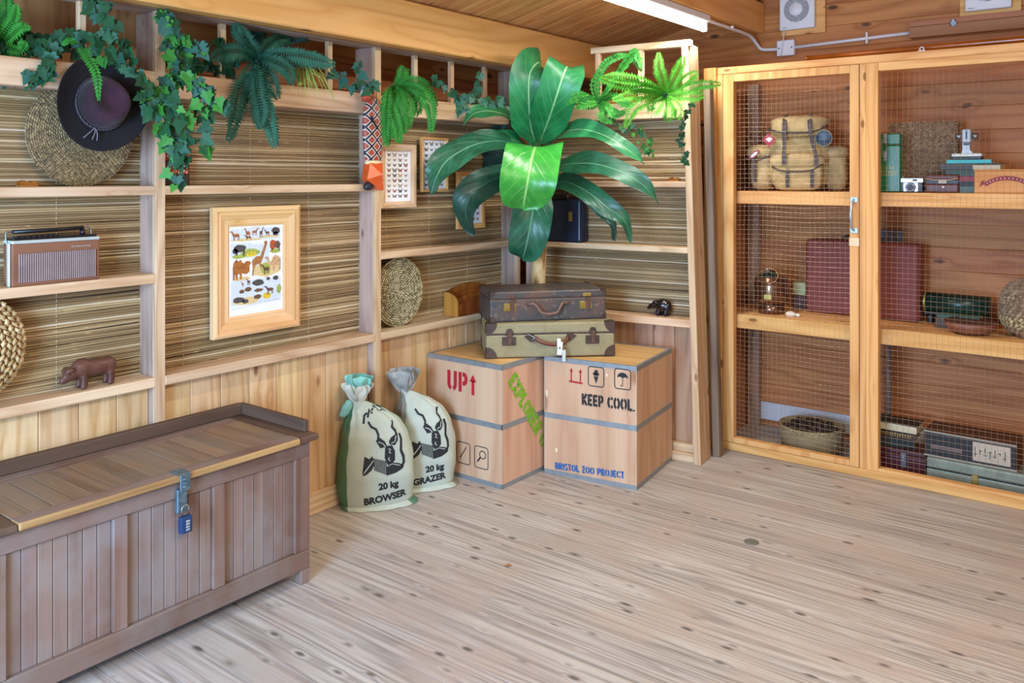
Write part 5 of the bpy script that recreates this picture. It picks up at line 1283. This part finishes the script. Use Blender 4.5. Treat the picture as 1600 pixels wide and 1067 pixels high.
tin = thing('green_tin', 'tall green box with a metal clasp and gold lettering on the top shelf', 'tin', (-1.165, 4.585, US), math.radians(3))
TG = plain('bottle_green', '1f6a33', .3, 0, .15, 8)
M().box(0, .118, 0, .1, 0, .24, .006).build('tin_body', TG, tin); M().box(0, .118, 0, .1, .242, .30, .006).build('tin_lid', TG, tin)
M().box(.035, .053, -.004, -.0003, .25, .30, .001).build('hasp_plate', plain('light_steel', 'b5b8ae', .3, .7), tin)
M().tube([(.032, -.007, .27), (.032, -.007, .19), (.037, -.007, .175), (.051, -.007, .175), (.056, -.007, .19), (.056, -.007, .27)], .0022, 6, closed=True).build('clasp_loop', DSTEEL, tin)
M().prism([(.036, .21), (.052, .21), (.05, .165), (.044, .155), (.038, .165)], -.005, -.0004).build('hasp_tongue', plain('light_steel', 'b5b8ae', .3, .7), tin)
m = M()
for z, h_, n_, x0 in ((.118, .015, 5, .022), (.098, .012, 10, .006), (.084, .008, 8, .012)):
    for i in range(n_):
        x = x0+i*(.106-2*x0+.01)/n_; m.box(x, x+.0035, -.0012, -.0002, z, z+h_); m.box(x, x+.007, -.0012, -.0002, z+(h_*.4 if i % 2 else h_*.8), z+(h_*.4 if i % 2 else h_*.8)+.0025)
m.build('gold_lettering', plain('gold_print', 'b99b45', .4, .3), tin, kind='stuff')
def weave_panel(name, label, loc, rz, wd, ht, th):
    t_ = thing(name, label, 'basket', loc, rz)
    M().box(.003, wd-.003, .004, th, 0.0, ht-.003, .02, 3).build('panel_core', plain('brown_core', '7b5f45', .8), t_)
    m = M(); z = .004; r_ = 0
    while z < ht:
        x = .004+(r_ % 2)*.008
        while x < wd-.008:
            s_ = .007; m.face([(x, .004, z), (x+s_, -.003, z-.0015), (x+2*s_, .004, z+.004), (x+s_, .001, z+.0065)]); x += .0155
        z += .0072; r_ += 1
    for k_ in range(int(ht/.008)):
        for j in range(int(th/.02)): m.face([(wd-.001, .01+j*.02, k_*.008), (wd+.004, .02+j*.02, k_*.008+.002), (wd-.001, .03+j*.02, k_*.008+.006), (wd, .02+j*.02, k_*.008+.007)])
    m.build('woven_strand', BROWNW, t_, kind='stuff', norm=False)
    return t_
weave_panel('woven_case', 'large rectangular brown woven case standing behind the green tin', (-1.165, 4.80, US), math.radians(2), .345, .37, .13)
cmr = thing('camera', 'small silver and black film camera on the top shelf in front of the woven case', 'camera', (-1.062, 4.60, US), math.radians(2))
CHR = plain('chrome', 'c8ccd2', .25, .85, .05)
M().box(0, .118, 0, .03, 0, .055, .005).build('camera_body', BLACK, cmr); M().box(-.001, .119, -.002, .031, .048, .074, .004).build('top_plate', CHR, cmr)
M().box(.025, .095, -.005, .0, .004, .05, .003).build('face_plate', CHR, cmr)
M().lathe([(.024, .0), (.024, .014), (.02, .018), (.017, .016), (.0001, .014)], 24, (.06, -.005, .026), axis='y').build('lens_barrel', DSTEEL, cmr)
M().lathe([(.015, .019), (.006, .018), (.0001, .0205)], 20, (.06, -.004, .026), axis='y').build('lens_glass', BLACK, cmr)
M().box(.068, .09, -.0035, -.0015, .056, .068, .001).build('viewfinder', BLACK, cmr); M().lathe([(.008, 0), (.008, .006), (.0001, .006)], 12, (.02, .014, .074)).build('shutter_dial', CHR, cmr)
cc = thing('camera_case', 'reddish brown leather camera case with a round stud beside the silver camera', 'case', (-.935, 4.595, US), math.radians(1))
CL = plain('red_brown_leather', '5b2a20', .4, 0, .25)
M().box(0, .15, 0, .06, 0, .045, .008, 2).build('case_body', CL, cc); M().box(-.002, .152, -.004, .062, .062, .09, .01, 2).build('case_lid', CL, cc)
M().prism([(.06, .046), (.1, .046), (.097, .064), (.063, .064)], -.006, .03).build('lens_housing', plain('tan_metal', '96826f', .4, .3), cc)
M().box(.003, .147, .01, .055, .045, .063).build('camera_inside', BLACK, cc); M().lathe([(.0095, .0), (.009, .003), (.0001, .0035)], 16, (.082, -.001, .027), axis='y').build('stud', CHR, cc)
M().tube([(.0, -.003, .069), (.04, -.008, .064), (.075, -.0, .064), (.11, -.008, .064), (.15, -.003, .071)], .0022, 6).build('lid_edge', plain('pale_edge', 'c7b48c', .4), cc)
def book(label, loc, rz, wd, dp, th, col, pages='cdbf9d', gp='books on the cage shelves', spine='front'):
    b_ = thing('book', label, 'book', loc, rz, gp)
    cv = plain('cover_'+col, col, .5, 0, .12); t_ = .0022
    if spine == 'front': M().box(0, wd, 0, t_, 0, th, .0006).build('spine', cv, b_)
    M().box(0, wd, t_ if spine == 'front' else 0, dp, 0, t_, .0004).build('cover', cv, b_); M().box(0, wd, t_ if spine == 'front' else 0, dp, th-t_, th, .0004).build('cover', cv, b_)
    M().box(.003, wd-.003, t_+.0003 if spine == 'front' else .003, dp-.003, t_+.0002, th-t_-.0002).build('page_block', plain('pages_'+pages, pages, .8), b_)
    return b_
bz = US
book('thin dark teal book at the foot of the upper book pile', (-.785, 4.62, bz), .02, .20, .15, .03, '4f6f68'); bz += .0305
book('black book second from the bottom of the upper pile', (-.80, 4.625, bz), -.03, .21, .15, .026, '1f2426'); bz += .0265
book('small crimson book in the middle of the upper pile', (-.84, 4.615, bz), .03, .17, .15, .024, '8e2430'); bz += .0245
book('dark green book above the crimson one in the upper pile', (-.85, 4.63, bz), .0, .215, .15, .032, '2f4a3c'); bz += .0325
book('wide dark grey book near the top of the upper pile', (-.87, 4.61, bz), -.02, .26, .16, .03, '3a3a38'); bz += .0305
book('bright turquoise book on top of the upper pile under the microscope', (-.842, 4.615, bz), .01, .195, .15, .018, '2fb1b4'); bz += .0185
mi = thing('microscope', 'small grey and white tabletop viewer with side knobs standing on the turquoise book', 'microscope', (-.82, 4.62, bz), 0)
GREY = plain('light_grey_enamel', 'a8aaac', .35, .1)
M().box(0, .13, 0, .08, 0, .014, .003).build('base_plate', BLACK, mi); M().box(.0, .13, 0, .08, .0145, .03, .003).build('stage', plain('cream_enamel', 'd8dad3', .4), mi)
M().prism([(.04, .0305), (.09, .0305), (.076, .05), (.076, .095), (.044, .095), (.044, .05)], .02, .055).build('arm', GREY, mi)
M().box(.042, .084, .01, .06, .082, .15, .006).build('head', GREY, mi); M().box(.06, .067, .007, .0098, .1, .14).build('head_slot', BLACK, mi); M().box(.05, .074, .015, .05, .0705, .0815).build('objective', BLACK, mi)
for x0, x1 in ((.012, .0415), (.0845, .112)): M().tube([(x0, .035, .115), (x1, .035, .115)], .0155, 18).build('side_knob', DSTEEL, mi)
ob = thing('wooden_box', 'orange wooden box printed with a crimson ribbon at the right end of the top shelf', 'box', (-.708, 4.54, US), 0)
M().box(0, .30, 0, .074, 0, .105, .002).build('box_body', W['boxx'], ob); M().box(-.003, .303, -.003, .077, .1055, .114, .002).build('box_lid', W['boxx'], ob)
rb = [(arc(.135, .005, .115, .078, 150-i*12, 138-i*12, 1)+arc(.135, .005, .095, .058, 138-i*12, 150-i*12, 1)) for i in range(10)]+[[(.02, .03), (.035, .04), (.045, .062), (.03, .06)], [(.25, .03), (.235, .04), (.225, .062), (.24, .06)]]
flat(rb, 'ribbon_print', plain('crimson_print', '8c2233', .6), ob, lambda x, z: (x, -.0008, z))
m = M()
for i in range(12):
    a = math.radians(140-i*9.1); m.box(.135+.105*cos(a)-.0018, .135+.105*cos(a)+.0018, -.0016, -.001, .005+.067*sin(a)-.003, .005+.067*sin(a)+.004)
m.build('ribbon_lettering', plain('cream_print', 'd8c7a0', .6), ob, kind='stuff')
book('cream pages-outward book lying on the orange wooden box', (-.715, 4.543, US+.1145), .0, .115, .07, .02, 'b7aa8c')
# lower shelf
lt = thing('brass_lantern', 'round brown and brass metal lantern on the lower shelf behind the door', 'lantern', (-1.735, 4.64, LSF), .1)
BRZ = plain('bronze_metal', '80604a', .22, .85, .15, 12)
M().lathe([(.052, 0), (.055, .004), (.055, .048), (.05, .05)], 32).build('lower_body', BRZ, lt)
M().lathe([(.05, .0505), (.066, .056), (.068, .1), (.07, .15), (.064, .178), (.05, .186), (.0001, .186)], 32).build('upper_body', BRZ, lt)
M().lathe([(.057, .048), (.059, .052), (.057, .056)], 32).build('collar_band', plain('dark_copper', '4e2c1d', .3, .7), lt)
rx = Matrix.Rotation(math.radians(-62), 4, 'X')
m = M(); m.lathe([(.046, 0), (.046, .02), (.04, .02), (.038, .004), (.0001, .003)], 28); 
bmesh.ops.transform(m.b, matrix=Matrix.Translation((0, -.038, .178)) @ Matrix.Rotation(math.radians(55), 4, 'X'), verts=m.b.verts); m.build('lens_ring', BRZ, lt)
m = M(); m.lathe([(.038, .006), (.03, .012), (.0001, .015)], 24); bmesh.ops.transform(m.b, matrix=Matrix.Translation((0, -.038, .178)) @ Matrix.Rotation(math.radians(55), 4, 'X'), verts=m.b.verts); m.build('lens_glass', plain('dark_green_glass', '1d2a25', .1), lt)
M().box(-.012, .02, -.0705, -.066, .075, .1, .001).build('label_plate', BRASS, lt); lt.scale = (1.3, 1.3, 1.12)
sb = thing('small_box', 'small pale green and brown box between the lantern and the big maroon case', 'box', (-1.69, 4.86, LSF), .05)
M().box(0, .075, 0, .06, 0, .08, .003).build('box_base', plain('dark_red_brown', '4a2a1e', .5), sb); M().box(0, .075, 0, .06, .081, .155, .004).build('pale_tin', plain('pale_sage', 'a9a97c', .4, .2, .2), sb)
def shell(label, loc, rz, sc):
    s_ = thing('sea_shell', label, 'shell', loc, rz, 'shells on the lower cage shelf')
    WH = plain('shell_white', 'e8dccb', .4)
    M().lathe([(.0001, -.03*sc), (.012*sc, -.02*sc), (.017*sc, 0), (.013*sc, .012*sc), (.009*sc, .02*sc), (.0001, .034*sc)], 14, (0, 0, .013*sc), axis='x').build('shell_body', WH, s_)
    M().ball((.036*sc, 0, .010*sc), (.012*sc, .010*sc, .010*sc), 10).build('shell_tip', WH, s_)
shell('white sea shell on the lower shelf beside the lantern', (-1.60, 4.575, LSF), .1, 1.05)
shell('small cream sea shell in front of the reddish bowl', (-.765, 4.60, LSF), -.5, .85)
ms = thing('maroon_case', 'large plain maroon upright case on the lower shelf behind the cage post', 'case', (-1.60, 4.80, LSF), -.06)
MR = plain('maroon_cloth', '7a3833', .6, 0, .12, 20)
M().box(0, .60, 0, .052, 0, .41, .02, 3).build('case_front', MR, ms); M().box(0, .60, .054, .12, 0, .41, .02, 3).build('case_back', MR, ms)
M().tube(catmull([(.2, .05, .405), (.21, .05, .432), (.3, .05, .438), (.39, .05, .432), (.4, .05, .405)], 14), .008, 8).build('handle', plain('dark_handle', '2e1a18', .5), ms)
sk = thing('wall_socket', 'blue-grey double socket plate on the back wall above the maroon case', 'socket', (-1.265, 4.998, 1.12))
SKM = plain('blue_grey_plate', '6f6f80', .5)
M().box(0, .14, -.03, 0, 0, .09, .004).build('socket_plate', SKM, sk); M().box(.06, .08, -.022, 0, -.045, -.001, .003).build('cable_entry', SKM, sk)
for x in (.03, .1):
    for dx, dz in ((0, .06), (-.01, .035), (.01, .035)): M().box(x+dx-.003, x+dx+.003, -.0312, -.0302, dz-.004, dz+.004).build('socket_hole', BLACK, sk)
gt = thing('green_roll', 'dark green ribbed metal cylinder case lying on the lower shelf', 'case', (-.985, 4.80, LSF), -.03)
DG = plain('dark_green_enamel', '15332a', .3, .2, .2)
M().tube([(.0, .05, .105), (.30, .05, .105)], .052, 24).build('cylinder', DG, gt); M().tube([(-.004, .05, .105), (.008, .05, .105)], .055, 24).build('end_band', BRASS, gt)
M().box(.0, .30, .01, .09, .045, .062, .004).build('cradle', BLACK, gt)
for x in (.02, .27): M().box(x, x+.02, .015, .085, 0, .0445, .003).build('cradle_foot', BLACK, gt)
m = M()
for z in (-.03, -.012, .008, .026): m.tube([(.01, .05-math.sqrt(.052**2-z*z)-.0005, .105+z), (.295, .05-math.sqrt(.052**2-z*z)-.0005, .105+z)], .0015, 5)
m.build('ridge', plain('light_green_enamel', '2f5546', .3), gt, kind='stuff')  # ridges in a lighter green than the cylinder
book('flat green book with a cream label under the green cylinder case', (-.90, 4.70, LSF+.05), -.05, .19, .1, .02, '34533f')
book('thick brown book supporting the green book on the lower shelf', (-.91, 4.705, LSF), -.05, .2, .1, .048, '4a3a2c')
bw = thing('clay_bowl', 'shallow reddish brown bowl on the lower shelf in front of the green cylinder', 'bowl', (-.735, 4.605, LSF))
CLAY = plain('reddish_clay', '84503c', .5, 0, .2, 30)
M().lathe([(.05, 0), (.085, .012), (.108, .035), (.115, .06), (.111, .06), (.104, .038), (.08, .018), (.0001, .012)], 32).build('bowl_body', CLAY, bw)
M().lathe([(.113, .058), (.1165, .061), (.113, .064), (.1105, .061)], 32).build('rim', plain('dark_rim', '4f2f24', .5), bw)
bk2 = thing('round_basket', 'big round braided basket with a pale band, right end of the lower shelf', 'basket', (-.455, 4.70, LSF))
def bp2(r, z): return r
prof2 = [(.10, 0), (.145, .03), (.165, .08), (.168, .13), (.155, .20), (.12, .25), (.06, .275), (.0001, .28)]
M().lathe(prof2, 36).build('basket_core', plain('brown_core', '7b5f45', .8), bk2)
m = M(); z = .006
def rad(z):
    for (r0, z0), (r1, z1) in zip(prof2, prof2[1:]):
        if z <= z1: return ease(r0, r1, (z-z0)/(z1-z0))
    return .001
for ri in range(17):
    z = .008+ri*.0158; r = rad(z)+.002; n_ = max(8, int(2*PI*r/.026)); rn = rad(min(.279, z+.016))+.002
    for i in range(n_):
        a = 2*PI*(i+.5*(ri % 2))/n_; da = 2*PI/n_*.62
        p0 = Vector((r*cos(a-da), r*sin(a-da), z)); p1 = Vector((r*cos(a), r*sin(a), z-.003)); p2 = Vector((rn*cos(a+da), rn*sin(a+da), z+.014)); p3 = Vector((rn*cos(a), rn*sin(a), z+.017)); c0 = Vector(((r+.009)*cos(a), (r+.009)*sin(a), z+.008))
        for x_, y_ in ((p0, p1), (p1, p2), (p2, p3), (p3, p0)): m.face([x_, y_, c0], mat=1 if 3 <= ri <= 5 else 0)
m.build('braided_strand', [straw('grey_brown_braid', '6e5a45', '97826a', 'b8a78a', 50), PALEG], bk2, kind='stuff', norm=False)
# bottom of the cage
tr = thing('cable_trunking', 'pale blue-white trunking board low on the back wall of the cage', 'trunking', (-1.99, 4.998, .037))
TRM = plain('pale_blue_panel', 'c6c9d0', .5, 0, .03)
M().box(0, 1.09, -.012, 0, 0, .106, .002).build('trunking_body', TRM, tr); M().box(.0, 1.09, -.0145, -.0122, .004, .1, .001).build('trunking_lid', TRM, tr)
vc_ = thing('vertical_conduit', 'blue-grey vertical pipe on the back wall below the lower shelf', 'conduit', (-1.198, 4.975, .145))
M().tube([(0, 0, 0), (0, 0, .515)], .012, 12).build('pipe', plain('pale_grey_pipe', '9aa0ae', .5), vc_); M().tube([(.012+.006*cos(a), -.012, .42+.006*sin(a)) for a in [i*PI/5 for i in range(10)]], .0018, 5, closed=True).build('pipe_hook', DSTEEL, vc_)
bb = thing('cone_basket', 'round pale woven basket of dark pine cones on the cage floor', 'basket', (-1.53, 4.70, .0015))
M().lathe([(.14, 0), (.158, .02), (.167, .07), (.171, .14), (.163, .14), (.157, .07), (.0001, .06)], 36).build('basket_core', plain('pale_core', '8b7a58', .8), bb)
m = M()
for ri in range(15):
    z = .004+ri*.0092; r = ease(.151, .173, z/.14)
    for i in range(60):
        a = 2*PI*(i+.5*(ri % 2))/60; da = .058
        m.face([(r*cos(a-da), r*sin(a-da), z), ((r+.003)*cos(a), (r+.003)*sin(a), z-.0008), (r*cos(a+da), r*sin(a+da), z+.0035), ((r+.0025)*cos(a), (r+.0025)*sin(a), z+.0072)])
m.build('woven_strand', straw('pale_basket_weave', '7d6c4a', 'b6a47a', 'd0c197', 60), bb, kind='stuff', norm=False)
CONE = plain('dark_cone', '3a2720', .7, 0, .4, 60)
def conemesh():
    m = M(); m.ball((0, 0, 0), (.016, .016, .024), 8)
    for k_ in range(7):
        z = -.02+k_*.0065; r = .024*math.sqrt(max(.1, 1-(z/.027)**2))
        for i in range(8):
            a = 2*PI*i/8+k_*.4; m.face([(r*.5*cos(a-.3), r*.5*sin(a-.3), z), (r*1.1*cos(a), r*1.1*sin(a), z+.006), (r*.5*cos(a+.3), r*.5*sin(a+.3), z)])
    return m
co0 = None
for i in range(26):
    rr_ = .125*math.sqrt((i+.5)/26); a = i*2.4; x, y_, z = -1.53+rr_*cos(a), 4.70+rr_*sin(a), .122+.03*(1-rr_/.13)
    if co0 is None: co0 = conemesh().build('pine_cone', CONE); o = co0
    else: o = co0.copy(); COL.objects.link(o)
    tag(o, 'dark pine cone heaped in the round basket on the cage floor', 'pine cone', 'pine cones in the basket', (x, y_, z), (i*1.3, i*.7, i)) if 0 else tag(o, 'dark pine cone heaped in the round basket on the cage floor', 'pine cone', 'pine cones in the basket', (x, y_, z))
    o.rotation_euler = (i*1.3, i*.7, i)
rc = thing('red_case', 'dark red vanity case with a steel clasp on the cage floor beneath the books', 'case', (-1.20, 4.60, .0015), .02)
DR = plain('dark_red_vinyl', '4a1622', .35, 0, .2)
M().box(0, .27, 0, .2, 0, .085, .01, 2).build('case_base', DR, rc); M().box(0, .27, 0, .2, .087, .115, .01, 2).build('case_lid', DR, rc)
M().box(.15, .178, -.006, -.0003, .03, .105, .002).box(.155, .173, -.012, -.006, .06, .1, .002).build('clasp', DSTEEL, rc)
bz = .117
b1 = book('thick dark green book with outward pages just above the red case', (-1.2, 4.61, bz), .28, .21, .14, .05, '1d2b28', 'c9c5ae'); bz += .0505
b2 = book('dark brown gilt-lettered book in the middle of the cage floor pile', (-1.21, 4.62, bz), .0, .22, .15, .035, '3b2a20'); bz += .0355
m = M()
for i in range(16): m.box(.02+i*.012, .0235+i*.012, -.0008, -.0001, .009, .026 if i % 3 else .03); m.box(.02+i*.012, .028+i*.012, -.0008, -.0001, .016+(i % 2)*.006, .0185+(i % 2)*.006)
m.build('gilt_lettering', plain('gold_print', 'b99b45'), b2, kind='stuff')
b3 = book('black covered book with cream pages on top of the cage floor pile', (-1.2, 4.615, bz), -.02, .225, .15, .04, '20211f', 'd8ceac', spine='back')
gtn = thing('green_tin_case', 'pale grey-green metal tool case on the cage floor at the right', 'case', (-.922, 4.56, .0015), -.02)
GT = plain('grey_green_paint', '7f8a7c', .4, .2, .2)
M().box(0, .48, 0, .2, 0, .065, .006, 2).build('case_base', GT, gtn); M().box(-.001, .481, -.001, .201, .068, .12, .01, 2).build('case_lid', GT, gtn)
M().box(.2, .228, -.006, -.0002, .02, .075, .001).build('catch', BRASS, gtn); M().box(.002, .478, .002, .198, .064, .069).build('lid_seam', BLACK, gtn)
ins = thing('instrument_box', 'dark wooden instrument box with a cream dial plate on top of the green tool case', 'instrument', (-.935, 4.575, .123), -.02)
M().box(0, .40, .004, .2, 0, .125, .003).build('box_body', wood('dark_box_wood', '5e3a26', '432617', 'x', kn=0, rings=4), ins)
M().box(.004, .395, -.0005, .004, .004, .121).build('front_panel', BLACK, ins)
for a, b in (((.0, .0), (.4, .008)), ((.0, .117), (.4, .125))): M().box(a[0], b[0], -.004, .0035, a[1], b[1], .001).build('edge_strip', plain('grey_edging', '9b978a', .4, .3), ins)
M().box(.03, .17, -.003, -.0008, .04, .06).build('slot_bar', plain('dull_mauve', '6c5756', .5), ins)
M().box(.215, .375, -.005, -.0008, .018, .108, .002).build('dial_plate', plain('cream_dial', 'b9ad9a', .5), ins)
m = M()
for i in range(7): m.box(.225+i*.021, .228+i*.021, -.0058, -.0051, .04+(i % 3)*.012, .085-(i % 2)*.015); m.box(.222+i*.02, .236+i*.02, -.0058, -.0051, .05+(i % 2)*.02, .053+(i % 2)*.02)
m.build('dial_marking', INK, ins, kind='stuff')
gj = thing('metal_pot', 'small rounded grey metal pot at the right end of the cage floor', 'ornament', (-.395, 4.6, .0015))
M().lathe([(.035, 0), (.04, .02), (.035, .06), (.02, .075), (.0001, .08)], 18).build('metal_body', DSTEEL, gj); M().tube([(-.03, 0, .07), (0, 0, .1), (.03, 0, .07)], .004, 6).build('handle', DSTEEL, gj)
# bits on the floor
kn = M().lathe([(.0001, 0), (.03, 0), (.03, .0012), (.024, .0015), (.0001, .0014)], 24).build('floor_disc', plain('grey_metal_disc', '75786c', .5, .3)); tag(kn, 'flat grey metal disc set on the floor boards in mid room', 'disc', loc=(0, 0, 0))
d_ = ray(1174, 847); tt = -EYE/d_.z; kn.location = (tt*d_.x, tt*d_.y, .0005)
lf = M().face([(-.012, -.008, .001), (.012, -.01, .003), (.016, .008, .001), (-.004, .012, .004)]).build('dry_leaf', plain('dry_leaf_brown', '9a6c40', .7)); tag(lf, 'small curled brown leaf scrap on the floor', 'leaf')
d_ = ray(793, 884); tt = -EYE/d_.z; lf.location = (tt*d_.x, tt*d_.y, .001)
